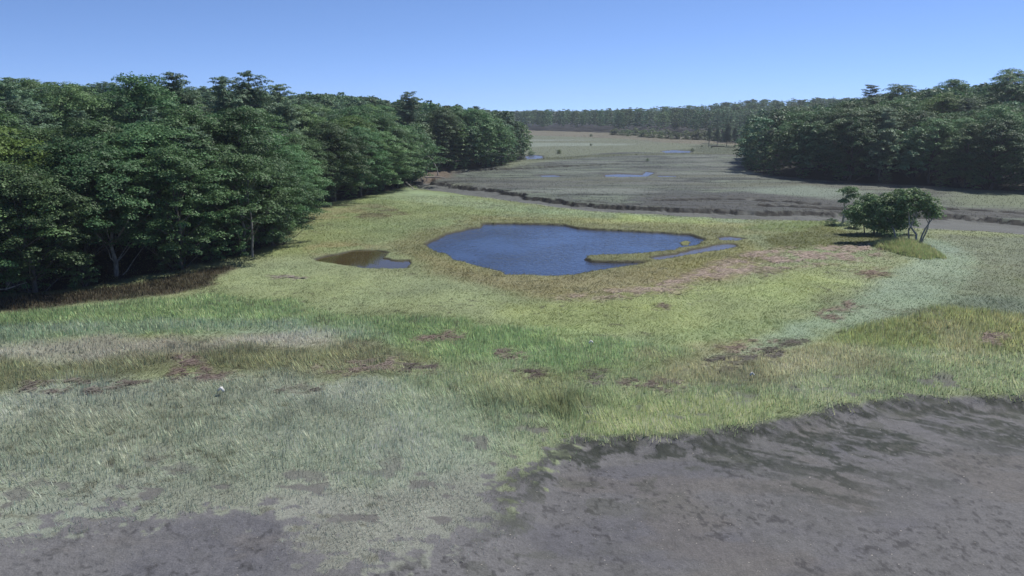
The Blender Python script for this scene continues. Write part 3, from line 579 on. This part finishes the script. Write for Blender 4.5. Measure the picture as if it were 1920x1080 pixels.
c, t = broadleaf(31, 14, 5.0, .34, 135, 135, .215, (.05, -.04), 1.2); proto("pale", c, t, OAK, bark_mat("weathered_bark", (.24, .22, .19), (.09, .08, .07)), 14)
NAMES = {"pale": ("oak_tree", "tree"), "oak": ("oak_tree", "tree"), "light": ("oak_tree", "tree"), "pine": ("pine_tree", "tree"), "farpine": ("pine_tree", "tree"), "shrub": ("shrub", "shrub"), "russet": ("shrub", "shrub"), "under": ("young_tree", "tree")}
def place(key, x, y, h, label, group=None, rot=None, wide=1.0, z=None):
    cm, tm, ph = PROTO[key]; nm, ct = NAMES[key.rstrip("0123456789")]
    e = bpy.data.objects.new(nm, None); sc.collection.objects.link(e); s = h/ph
    e.location = (x, y, (gz(x, y) if z is None else z)); e.rotation_euler = (0, 0, random.uniform(0, 6.28) if rot is None else rot)
    wide = wide*(random.uniform(1.12, 1.42) if nm == "oak_tree" else random.uniform(1, 1.15)); e.scale = (s*wide, s*wide*random.uniform(.9, 1.1), s); e.empty_display_size = .5; tag(e, label, ct, group)
    link("trunk", tm, e); link("crown", cm, e); return e
def uv_of(x, y, z):
    dy, dz = y, z-CAM_H; f = dy*math.cos(PITCH)-dz*math.sin(PITCH); up = dy*math.sin(PITCH)+dz*math.cos(PITCH)
    return 960+FPX*x/f, 540-FPX*up/f
SKYL = [(-200, 150), (0, 142), (60, 146), (110, 152), (180, 158), (215, 150), (270, 152), (330, 155), (420, 158), (500, 168), (560, 166), (640, 174), (700, 180), (740, 190), (780, 180), (850, 190), (900, 198), (935, 208), (960, 208),
        (1000, 205), (1100, 205), (1200, 201), (1330, 195), (1400, 186), (1480, 180), (1560, 174), (1640, 168), (1760, 160), (1840, 152), (1920, 146), (2100, 140)]
SU, SV = zip(*SKYL)
def sky_z(x, y):                        # height of the tree line over a spot
    u, _ = uv_of(x, y, 0)
    v = float(np.interp(u, SU, SV)); a, b = FPX, 540-v; ry = a*math.cos(PITCH)+b*math.sin(PITCH); rz = -a*math.sin(PITCH)+b*math.cos(PITCH)
    return CAM_H + rz/ry*y
cand = []                               # (wood, row, x, y, h, key)
def along(pts, step, off, lo=0.0):
    pts = [np.array(p) for p in pts]; out = []; carry = lo
    for a, b in zip(pts[:-1], pts[1:]):
        d = b-a; L = np.hypot(*d); t = carry
        while t < L: out.append(a+d*t/L); t += step*random.uniform(.8, 1.2)
        carry = t-L
    return out
def inside(x, y, pts): return float(sdf(np.array([x]), np.array([y]), pts)[0])
placed = []
def try_add(wood, row, x, y, h, key, mind):
    for q in placed:
        if (q[0]-x)**2+(q[1]-y)**2 < mind*mind: return False
    placed.append((x, y)); cand.append([wood, row, x, y, h, key]); return True
for wood, edge, P_, st in (("left", LEFT_EDGE, LEFT_W, 4.6), ("right", RIGHT_EDGE, RIGHT_W, 6.0)):
    for p in along(poly(edge), st, 0):
        for _ in range(30):
            x, y = p[0]+random.uniform(-3.5, 3.5), p[1]+random.uniform(-1, 5)
            if (.6 if wood == 'left' else 2.0) < inside(x, y, P_) < (2.6 if wood == 'left' else 4.2): break
        else: continue
        u, _v = uv_of(x, y, 0)
        if -260 < u < 2180: 
            pinish = (wood == "left" and 800 < u < 900) or (wood == "right" and u < 1440 and random.random() < .6)
            try_add(wood, 0, x, y, random.uniform(10.5, 14) if wood == "left" else random.uniform(11, 15.5), ("pine%d" % random.randrange(3)) if pinish else "oak%d" % random.choice([0, 1, 3, 4, 0, 3]), 3.4)
def frac_pine(wood, u, s):
    if wood == "left": return .12+.62*(s > 22)+(.25 if u > 700 else 0)
    if wood == "right": return .14+.2*(s > 60)
    return 1.0
g = random.Random(4)
for wood, P_, n, dmin, (x0, x1, y0, y1) in (("left", LEFT_W, 10000, 4.9, (-230, 10, 60, 380)), ("right", RIGHT_W, 10000, 5.4, (55, 370, 130, 480)), ("far", FAR_W, 18000, 4.8, (-90, 460, 350, 900))):
    for _ in range(n):
        x, y = g.uniform(x0, x1), g.uniform(y0, y1); u, _v = uv_of(x, y, 0)
        if not -120 < u < 2040: continue
        s = inside(x, y, P_)
        if s < (5 if wood != "far" else .5): continue
        if wood == "far" and s > 170: continue
        h = g.uniform(13.5, 17.5) if wood != "far" else g.uniform(15, 18)
        pf = g.random() < frac_pine(wood, u, s)
        key = ("farpine%d" % g.randrange(4)) if wood == "far" else ("pine%d" % g.randrange(3) if pf else (("light%d" % g.choice([1, 4])) if g.random() < .12 else "oak%d" % g.randrange(5)))
        try_add(wood, 1, x, y, h, key, dmin+(0 if wood != "far" else .006*y))
# trees that stand clear of the skyline on the left
for u, v, d, key, h in ((232, 133, 112, "oak4", 16.5), (318, 138, 120, "pine0", 17), (384, 129, 122, "pine1", 17.5), (462, 139, 124, "pine2", 17), (412, 146, 121, "pine0", 16.5), (205, 146, 112, "oak2", 16), (255, 143, 112, "oak0", 16), (1885, 129, 215, "pine2", 18), (1905, 133, 215, "oak4", 17), (1812, 146, 220, "pine1", 18), (1790, 150, 220, "oak0", 17), (1690, 157, 232, "oak2", 17), (1630, 160, 240, "pine0", 17), (765, 174, 205, "pine2", 17), (560, 158, 140, "pine1", 17), (520, 160, 138, "pine0", 17)):
    a, b = FPX, 540-v; ry = a*math.cos(PITCH)+b*math.sin(PITCH); rz = -a*math.sin(PITCH)+b*math.cos(PITCH); x = (u-960)/ry*d; top = CAM_H+rz/ry*d
    cand[:] = [c for c in cand if (c[2]-x)**2+(c[3]-d)**2 > 16]
    cand.append(["left" if u < 960 else "right", 2, x, d, top-gz(x, d), key])
PALE_AT = ((222, 527, 13, "broadleaf tree with bare pale forked trunk at the left wood's edge above the brown rushes"), (14, 556, 12, "broadleaf tree with bare pale trunk in the lower left corner of the left wood"), (470, 484, 12, "broadleaf tree with bare pale trunk where the brown rushes end by the left wood"))
for u, v, h, lb in PALE_AT:
    x, y = P(u, v); x -= 1.5; y += 2.4; cand[:] = [c for c in cand if (c[2]-x)**2+(c[3]-y)**2 > 7 and not (abs(c[2]/c[3]-x/y) < .02 and c[3] < y)]
for c in cand:
    if c[1] == 2: continue
    zt = sky_z(c[2], c[3]); gnd = gz(c[2], c[3]); jit = random.uniform(0, 1.1) if c[0] != "far" else random.uniform(0, 3.2)
    c[4] = max(6.5, min(c[4], zt-gnd-jit))
# keep what can be seen: walk outward and keep a running tree-top profile
cand.sort(key=lambda c: math.hypot(c[2], c[3])); prof = np.full(4000, -9.0); vis = []
for c in cand:
    wood, row, x, y, h, key = c; d = y; gnd = gz(x, y)
    u0 = (x-3)/y; u1 = (x+3)/y; i0, i1 = int((u0+1)*1990), int((u1+1)*1990); i0, i1 = max(0, i0), min(3999, max(i1, i0+1))
    if i1 <= 0 or i0 >= 3999: continue
    top = (gnd+h-CAM_H)/y; seg = prof[i0:i1]
    if (top > seg - .004).mean() > .12 or row == 2: vis.append(c)
    p = (gnd+h*.86-CAM_H)/y; prof[i0:i1] = np.maximum(seg, p)
near = [c for c in vis if c[0] != "far"]; far = [c for c in vis if c[0] == "far"]
near.sort(key=lambda c: -c[4]/math.hypot(c[2], c[3])); 
far.sort(key=lambda c: c[3]-.0*c[2]); 
ind = near[:225]; rest = near[225:]; far_ind = far[:60]; rest += far[60:]
print("TREES near", len(near), "far", len(far), "individual", len(ind)+len(far_ind), "rest", len(rest))
ORD = ["first", "second", "third", "fourth", "fifth", "sixth", "seventh", "eighth", "ninth", "tenth", "eleventh", "twelfth", "thirteenth", "fourteenth", "fifteenth", "sixteenth", "seventeenth", "eighteenth", "nineteenth", "twentieth"]+["%dth" % i for i in range(21, 400)]
ORD[20] = "21st"; ORD[21] = "22nd"; ORD[22] = "23rd"; ORD[30] = "31st"; ORD[31] = "32nd"; ORD[32] = "33rd"; ORD[40] = "41st"; ORD[41] = "42nd"; ORD[42] = "43rd"; ORD[50] = "51st"; ORD[51] = "52nd"; ORD[52] = "53rd"
def desc(key): return {"oak": "dark broadleaf tree", "light": "yellow-green broadleaf tree", "pine": "blue-green pine", "farpine": "tall pine with bare lower trunk"}[key.rstrip("0123456789")]
def ucol(c): return uv_of(c[2], c[3], gz(c[2], c[3])+c[4]*.6)[0]
WN = {"left": "left wood", "right": "right wood"}
for wd_ in ("left", "right"):
    for row in (0, 2, 1):
        T = sorted([c for c in ind if c[0] == wd_ and (c[1] == row)], key=ucol)
        if row == 1:
            kinds = {}
            for c in T: kinds.setdefault((desc(c[5]), int(max(0, min(5, (math.hypot(c[2], c[3])-(70 if wd_ == "left" else 150))//25)))), []).append(c)
            for (dn, band), Q in kinds.items():
                for j, c in enumerate(Q):
                    bn = ["just behind the front row", "in the lower canopy", "in the middle canopy", "in the upper canopy", "high up near the skyline", "in the farthest canopy"][band]
                    place(c[5], c[2], c[3], c[4], "%s %s of the %s, %s from left" % (dn, bn, WN[wd_], ORD[j]), "trees inside the "+WN[wd_])
        else:
            for j, c in enumerate(T):
                if row == 0: lb = "low-branched %s in the front row of the %s, %s from the left" % (desc(c[5]), WN[wd_], ORD[j])
                else: lb = "%s rising above the skyline of the %s, %s from the left" % (desc(c[5]), WN[wd_], ORD[j])
                place(c[5], c[2], c[3], c[4], lb, ("front row trees of the " if row == 0 else "tall trees on the skyline of the ")+WN[wd_], None, 1.0)
for j, c in enumerate(sorted(far_ind, key=ucol)):
    place(c[5], c[2], c[3], c[4], "tall pine with bare lower trunk in the distant tree line, %s from the left" % ORD[j], "pines of the distant tree line")
# the rest of the woods as one mass
def low_tree(key, seed):
    g = np.random.default_rng(seed)
    if "pine" in key: (v, f, c), t = pine(seed, 14, 2.6, .34, 42, .75, 1.25, (.55, .95))
    else: (v, f, c), t = broadleaf(seed, 14, 4.3, .2, 70, 30, .55, padk=1.3)
    return v, f, c
LOW = {"pine": [low_tree("pine", 70), low_tree("pine", 71)], "oak": [low_tree("oak", 72), low_tree("oak", 73)]}
Vs, Fs, Cs, o = [], [], [], 0
for c in rest:
    v, f, col = random.choice(LOW["pine" if ("pine" in c[5] and random.random() < .7) else "oak"]); a = random.uniform(0, 6.28); s = c[4]/14
    ca, sa = math.cos(a)*s, math.sin(a)*s
    vv = np.column_stack([v[:, 0]*ca-v[:, 1]*sa+c[2], v[:, 0]*sa+v[:, 1]*ca+c[3], v[:, 2]*s+gz(c[2], c[3])])
    Vs.append(vv); Fs.append(f+o); Cs.append(col*random.uniform(.6, 1.35)*np.array([random.uniform(.85, 1.25), 1, random.uniform(.8, 1.2)])); o += len(v)
if Vs: tag(link("distant_woodland", mesh_np("distant_woodland", np.vstack(Vs), np.vstack(Fs), FARM, np.vstack(Cs))), "unbroken dark green woodland canopy far behind the marsh and hills", "woodland", None, "stuff")
for u, v, h, lb in PALE_AT:
    x, y = P(u, v); place("pale", x-1.5, y+2.4, h, lb)
# understory along the wood edges
U = []
for wood, edge, P_ in (("left", LEFT_EDGE, LEFT_W), ("right", RIGHT_EDGE, RIGHT_W)):
    T = []
    for p in along(poly(edge), 7.0 if wood == "left" else 9.0, 0, 2):
        for _ in range(20):
            x, y = p[0]+random.uniform(-2, 2), p[1]+random.uniform(-1, 3)
            if 1.0 < inside(x, y, P_) < 3: break
        else: continue
        u, _v = uv_of(x, y, 0)
        if -60 < u < 1990: T.append((u, x, y))
    T.sort()
    for j, (u, x, y) in enumerate(T):
        place("under", x, y, random.uniform(2.5, 4.5), "leafy young tree low at the marsh edge of the %s, %s from the left" % (WN[wood], ORD[j]), "young trees along the "+WN[wood])
# shrubs in front of the far wood
SH = [(1152, 253, 4.5), (1166, 254, 3.6), (1178, 255, 4.2), (1192, 254, 5), (1206, 257, 4.6), (1222, 258, 5.2), (1238, 259, 4.6), (1252, 260, 5), (1268, 261, 4.4), (1286, 261, 5), (1305, 262, 5.6), (1322, 262, 5), (1340, 264, 5.6), (1357, 266, 4.6)]
for j, (u, v, h) in enumerate(SH):
    x, y = P(u, v); place("shrub%d" % (j % 2), x, y, h, "round green shrub before the distant pines, %s from the left" % ORD[j], "shrubs before the distant pines", None, 1.1)
x, y = P(1396, 272); place("russet", x, y, 6.5, "reddish dead-leaved shrub at the back corner of the right wood")
for u, v, h, lb in ((1298, 285, 1.6, "small dark bush beside the far right pool"), (1214, 303, 1.1, "tiny lone bush in the middle of the grey marsh"), (996, 291, 2.2, "small bush beside the far left pool"), (1048, 288, 1.6, "small bush on the green bank right of the far left pool"),
                    (1316, 276, 1.0, "low dark bush left of the pale post"), (1334, 278, 1.0, "low dark bush just right of the pale post"), (1108, 273, 1.0, "speck of a bush in the pale far strip of marsh"), (1108, 256, 1.6, "low brown bush at the foot of the distant pines")):
    x, y = P(u, v); place("under" if "dark" in lb or "tiny" in lb else "shrub0", x, y, h, lb, "small bushes on the open marsh")["category"] = "bush"
for u, v, h in ((1345, 272, 9), (1362, 274, 11), (1378, 276, 10), (1330, 268, 9)):
    x, y = P(u, v); place("pine%d" % (int(u) % 3), x, y, h, {1345: "short dark pine second from left by the far right meadow", 1362: "tallest dark pine by the far right meadow", 1378: "dark pine rightmost by the far right meadow", 1330: "smallest dark pine by the far right meadow"}[u], "pines by the far right meadow")

# ------------------------------------------------------------------ the small wind-bent trees on the mound
def special(name, label, cat, base, stems, pads, barkm, leafm, per=120, size=.26, seed=1):
    g = np.random.default_rng(seed); z0 = gz(*base)
    e = bpy.data.objects.new(name, None); sc.collection.objects.link(e); e.location = (base[0], base[1], z0); tag(e, label, cat)
    for s in stems:
        parts = []
        pts, r0 = s[0], s[1]
        p = []
        for a, b in zip(pts[:-1], pts[1:]):
            for t in np.linspace(0, 1, 4)[:-1]: p.append(np.array(a)*(1-t)+np.array(b)*t+g.normal(0, .04, 3)*(len(p) > 0))
        p.append(np.array(pts[-1], float)); parts.append(tube(p, np.linspace(r0, r0*.35, len(p)), 7))
        for tgt in s[2]:
            k = int(len(p)*g.uniform(.45, .85)); parts.append(tube(curve(p[k], tgt, (0, 0, -.15), 5, g), np.linspace(r0*.45, .02, 5), 5))
        v, f = merge(parts); link("trunk", mesh_np("trunk", v, f, barkm, None, True), e)
    v, f, c = leaves(pads, g, size, per); link("crown", mesh_np("crown", v, f, leafm, c), e); return e
def cloud(g, boxes):
    out = []
    for (cx, cy, cz, rx, ry, rz, n) in boxes:
        for _ in range(n):
            d = g.normal(0, 1, 3); d /= np.linalg.norm(d); q = g.random()**.4
            a = g.random()*6.28; out.append((np.array([cx+d[0]*rx*q, cy+d[1]*ry*q, cz+d[2]*rz*q]), g.uniform(.3, 1.05), (math.cos(a), math.sin(a))))
    return out
g = np.random.default_rng(77); BX, BY = P(1712, 458)
# main tree: several pale bent stems leaning out, crown swept to the left
pads = cloud(g, [(-3.4, 1.2, 4.7, 2.3, 2.0, 1.5, 60), (-.9, .6, 5.3, 2.5, 2.2, 1.5, 74), (1.6, .5, 4.5, 1.5, 1.7, 1.4, 40), (-5.2, 1.5, 3.3, 2.3, 1.6, 1.7, 60), (-2.8, 2.0, 2.6, 2.4, 1.5, 1.7, 60), (-7.0, 1.8, 3.6, 1.5, 1.3, 1.3, 30), (2.6, .4, 3.9, .8, 1, .9, 12), (-1.6, .5, 6.5, 1.3, 1.0, .5, 12), (-.4, 1.8, 3.6, 1.4, .9, 1.0, 14)])
stems = [([(.3, -.2, -.5), (.1, -.2, 1.3), (-.9, -.1, 2.7), (-1.2, 0, 4.6)], .17, [(-2.4, .8, 5), (-.4, .2, 5.8)]),
         ([(.6, 0, -.5), (1.3, .1, 1.8), (2.1, .1, 3.2), (2.5, .2, 4.2)], .13, [(1.4, .4, 4.8), (2.8, .2, 3.8)]),
         ([(.9, .2, -.5), (1.7, .3, 1.5), (1.9, .4, 3.0), (1.5, .5, 4.7)], .11, [(.6, .6, 5.2)]),
         ([(-.3, .3, -.5), (-.6, .4, 1.8), (.2, .6, 3.4), (.3, .7, 5.2)], .12, [(-.8, .8, 5.7), (1.0, .8, 4.9)]),
         ([(-1.6, .4, -.5), (-2.3, .7, 1.6), (-3.2, 1.1, 3.2), (-3.6, 1.2, 4.6)], .13, [(-4.6, 1.4, 3.6), (-2.6, 1.4, 4.9)])]
special("leaning_tree", "wind-bent tree with several pale stems on a grassy mound beside the creek", "tree", (BX, BY), stems, pads, PALE, SMALL, 120, .24, 5)
bx2, by2 = P(1640, 438)
pads = cloud(g, [(.2, 0, 3.6, 2.2, 1.6, 1.7, 60), (-1.9, 0, 3.6, 1.6, 1.2, 1.2, 30), (-1.2, .2, 4.8, 1.2, .9, .7, 12), (.3, 0, 1.6, 2.4, 1.4, 1.3, 50), (2.4, -.3, 2.2, 1.6, 1.2, 1.3, 34), (-2.9, .2, 2.6, 1.3, 1.0, .9, 22), (3.2, .2, 3.8, 1.4, 1.2, 1.2, 26), (3.9, -.3, 1.5, 1.3, 1.0, .9, 20)])
special("bushy_tree", "dark bushy tree just left of the pale-stemmed leaning tree", "tree", (bx2, by2), [([(-1.2, .2, -.5), (-1.6, .2, 1.2), (-2.4, .2, 2.6)], .1, [(-3.2, .3, 2.8)]), ([(0, 0, -.5), (-.3, 0, 1.4), (-.9, 0, 3.0), (-1.6, 0, 4.2)], .14, [(.6, .1, 3.6), (-2.4, 0, 3.8)]), ([(.2, 0, -.5), (.6, 0, 1.4), (.7, 0, 3.4)], .12, [(1.4, 0, 3.6)])], pads, BARK, SMALL, 120, .24, 6)
bx3, by3 = P(1580, 419)
pads = cloud(g, [(.2, 0, 4.9, .8, .7, .55, 9), (1.0, 0, 5.1, .8, .6, .5, 8), (-.5, 0, 3.3, .5, .5, .4, 4), (1.4, 0, 4.1, .7, .5, .5, 5)])
special("slender_tree", "slender white-trunked tree with a small top, leftmost by the creek", "tree", (bx3, by3), [([(0, 0, -.5), (.1, 0, 1.6), (-.05, 0, 3.0), (.35, 0, 5.0)], .2, [(1.2, 0, 4.9), (-.5, 0, 3.4)])], pads, DEADW, SMALL, 120, .24, 7)
for j, (u, v, h, lb) in enumerate(((1560, 424, 1.2, "low dark shrub at the foot of the slender white trunk"), (1600, 428, 1.5, "low dark shrub between the slender tree and the bushy tree"), (1668, 446, 1.6, "low dark shrub in the shade of the leaning tree"))):
    x, y = P(u, v); place("under", x, y, h, lb, "low shrubs under the small trees", None, 1.8)["category"] = "shrub"

# ------------------------------------------------------------------ driftwood, snags, posts, scraps
def wood_thing(name, label, cat, paths, mat, at, group=None):
    g = np.random.default_rng(len(label)); x, y = at; parts = []
    for pts, r0, r1 in paths:
        p = [np.array(q, float) for q in pts]; fine = []
        for a, b in zip(p[:-1], p[1:]):
            for t in np.linspace(0, 1, 4)[:-1]: fine.append(a*(1-t)+b*t+g.normal(0, .03, 3))
        fine.append(p[-1]); parts.append(tube(fine, np.linspace(r0, r1, len(fine)), 7))
    v, f = merge(parts); return tag(link(name, mesh_np(name, v, f, mat, None, True), None, (x, y, gz(x, y))), label, cat, group)
wood_thing("fallen_branch", "bleached forked fallen branch at the creek bend below the left wood", "fallen branch",
           [([(-2.6, 1.6, 1.6), (-1.5, .6, .9), (-.6, 0, .25), (.8, -.2, .3), (2.2, .3, .9), (3.8, .5, .9)], .13, .04), ([(-.6, 0, .25), (-1.8, .2, .5), (-2.8, .3, 1.2)], .08, .03), ([(.8, -.2, .3), (1.6, -.4, .2), (2.6, -.5, .5)], .06, .02)], DEADW, P(782, 357))
wood_thing("fallen_log", "grey fallen log on the eroded bank under the left wood's pines", "log", [([(-2.5, 0, .3), (0, .2, .4), (2.6, 0, .2)], .2, .12), ([(0, .2, .4), (1, .4, 1.3)], .07, .03)], DEADW, P(815, 335))
wood_thing("dead_tree", "bare leaning dead tree at the edge of the left wood's pines", "dead tree", [([(0, 0, -.4), (-.4, 0, 2), (-1.5, 0, 4.2), (-3, .2, 5.4), (-3.6, .2, 7)], .16, .04), ([(-1.5, 0, 4.2), (-1.3, 0, 6)], .07, .03), ([(-.4, 0, 2), (.8, 0, 3.4)], .07, .02)], DEADW, P(822, 330))
wood_thing("dead_tree", "bare upright dead snag just left of the leaning dead tree", "dead tree", [([(0, 0, -.4), (.2, 0, 3), (.6, 0, 5.4)], .13, .04), ([(.2, 0, 3), (-.6, 0, 4.2)], .05, .02)], DEADW, P(800, 334))
wood_thing("dead_tree", "grey bare-branched dead tree standing before the middle of the left wood", "dead tree", [([(0, 0, -.4), (.2, 0, 4), (0, .1, 8), (.3, 0, 10)], .15, .03), ([(.1, 0, 5.5), (1.2, -.2, 6.6), (2.2, -.2, 7.6)], .05, .015), ([(.1, 0, 6.5), (-1.1, -.2, 7.6), (-1.8, 0, 8.6)], .05, .015), ([(.05, 0, 7.5), (1.0, -.2, 8.6), (1.3, 0, 9.6)], .04, .012), ([(.15, 0, 4.4), (-1.2, -.3, 5.2), (-2.2, -.3, 5.6)], .045, .012), ([(0, 0, 8), (-.7, 0, 9.2)], .03, .01)], bark_mat("grey_dead_wood", (.28, .26, .24)), P(474, 482))
wood_thing("dead_branch", "bare grey branch lying at the lower left corner of the left wood", "fallen branch", [([(-2, 0, .4), (0, .1, .5), (2, .2, 1.1)], .09, .03), ([(0, .1, .5), (.6, .2, 1.4)], .05, .02)], DEADW, P(12, 552))
wood_thing("wooden_post", "pale wooden post by the far right meadow", "post", [([(0, 0, -.3), (0, 0, 2.6)], .22, .18)], DEADW, P(1329, 275))
wood_thing("utility_pole", "thin pale pole standing among the shrubs of the far wood", "pole", [([(0, 0, -.3), (0, 0, 11)], .2, .15), ([(-1, 0, 10.3), (1, 0, 10.3)], .1, .1)], DEADW, P(1330, 260))
wood_thing("fallen_log", "low dark log beside the pale post on the far meadow", "log", [([(-3, 0, .4), (0, .2, .5), (3.4, 0, .3)], .3, .2)], BARK, P(1345, 276))
WH = plain("white_plastic", (.6, .6, .57), .4)
for u, v, sx, lb in ((415, 735, .22, "white scrap lying in the grey grass at left, the largest one"), (1108, 646, .17, "tiny white scrap in the green grass below the pond"), (1410, 706, .16, "tiny white scrap in the grass at right of centre")):
    g = np.random.default_rng(u); x, y = P(u, v, .2); nx, ny = 7, 4
    uu, vv = np.meshgrid(np.linspace(-1, 1, nx), np.linspace(-1, 1, ny)); th = .09
    zt = .12*np.cos(uu*2)+g.normal(0, .03, uu.shape); xx = uu*sx*(1-.25*vv**2); yy = vv*sx*.55*(1-.4*uu**2)
    top = np.stack([xx, yy, zt+th], -1).reshape(-1, 3); bot = np.stack([xx*.95, yy*.95, zt-.02], -1).reshape(-1, 3); ii = np.arange(nx*ny).reshape(ny, nx)
    Fq = [(ii[a, b], ii[a, b+1], ii[a+1, b+1], ii[a+1, b]) for a in range(ny-1) for b in range(nx-1)]; Fb = [tuple(k+nx*ny for k in q[::-1]) for q in Fq]
    rim = list(ii[0, :])+list(ii[1:, -1])+list(ii[-1, -2::-1])+list(ii[-2:0:-1, 0]); Fr = [(rim[k], rim[k]+nx*ny, rim[(k+1) % len(rim)]+nx*ny, rim[(k+1) % len(rim)]) for k in range(len(rim))]
    tag(link("plastic_scrap", mesh_np("plastic_scrap", np.vstack([top, bot]), np.array(Fq+Fb+Fr), WH, None, True), None, (x, y, gz(x, y)+.30)), lb, "litter", "white scraps in the grass")

# ------------------------------------------------------------------ thin summer haze over the whole valley
HAZE = 0.0002
if HAZE:
    me = bpy.data.meshes.new("haze"); X0, X1, Y0, Y1, Z0, Z1 = -1300, 1300, -150, 1250, -6, 42
    me.from_pydata([(x, y, z) for z in (Z0, Z1) for x, y in ((X0, Y0), (X1, Y0), (X1, Y1), (X0, Y1))], [], [(0, 3, 2, 1), (4, 5, 6, 7), (0, 1, 5, 4), (1, 2, 6, 5), (2, 3, 7, 6), (3, 0, 4, 7)])
    m, nt, out = new_mat("haze_air"); pv = nt.nodes.new("ShaderNodeVolumePrincipled"); pv.inputs["Color"].default_value = (.80, .88, 1, 1); pv.inputs["Density"].default_value = HAZE
    pv.inputs["Anisotropy"].default_value = .3; nt.links.new(pv.outputs[0], out.inputs["Volume"]); me.materials.append(m)
    tag(link("haze", me), "thin bluish summer haze over the far marsh and woods", "haze", None, "stuff")
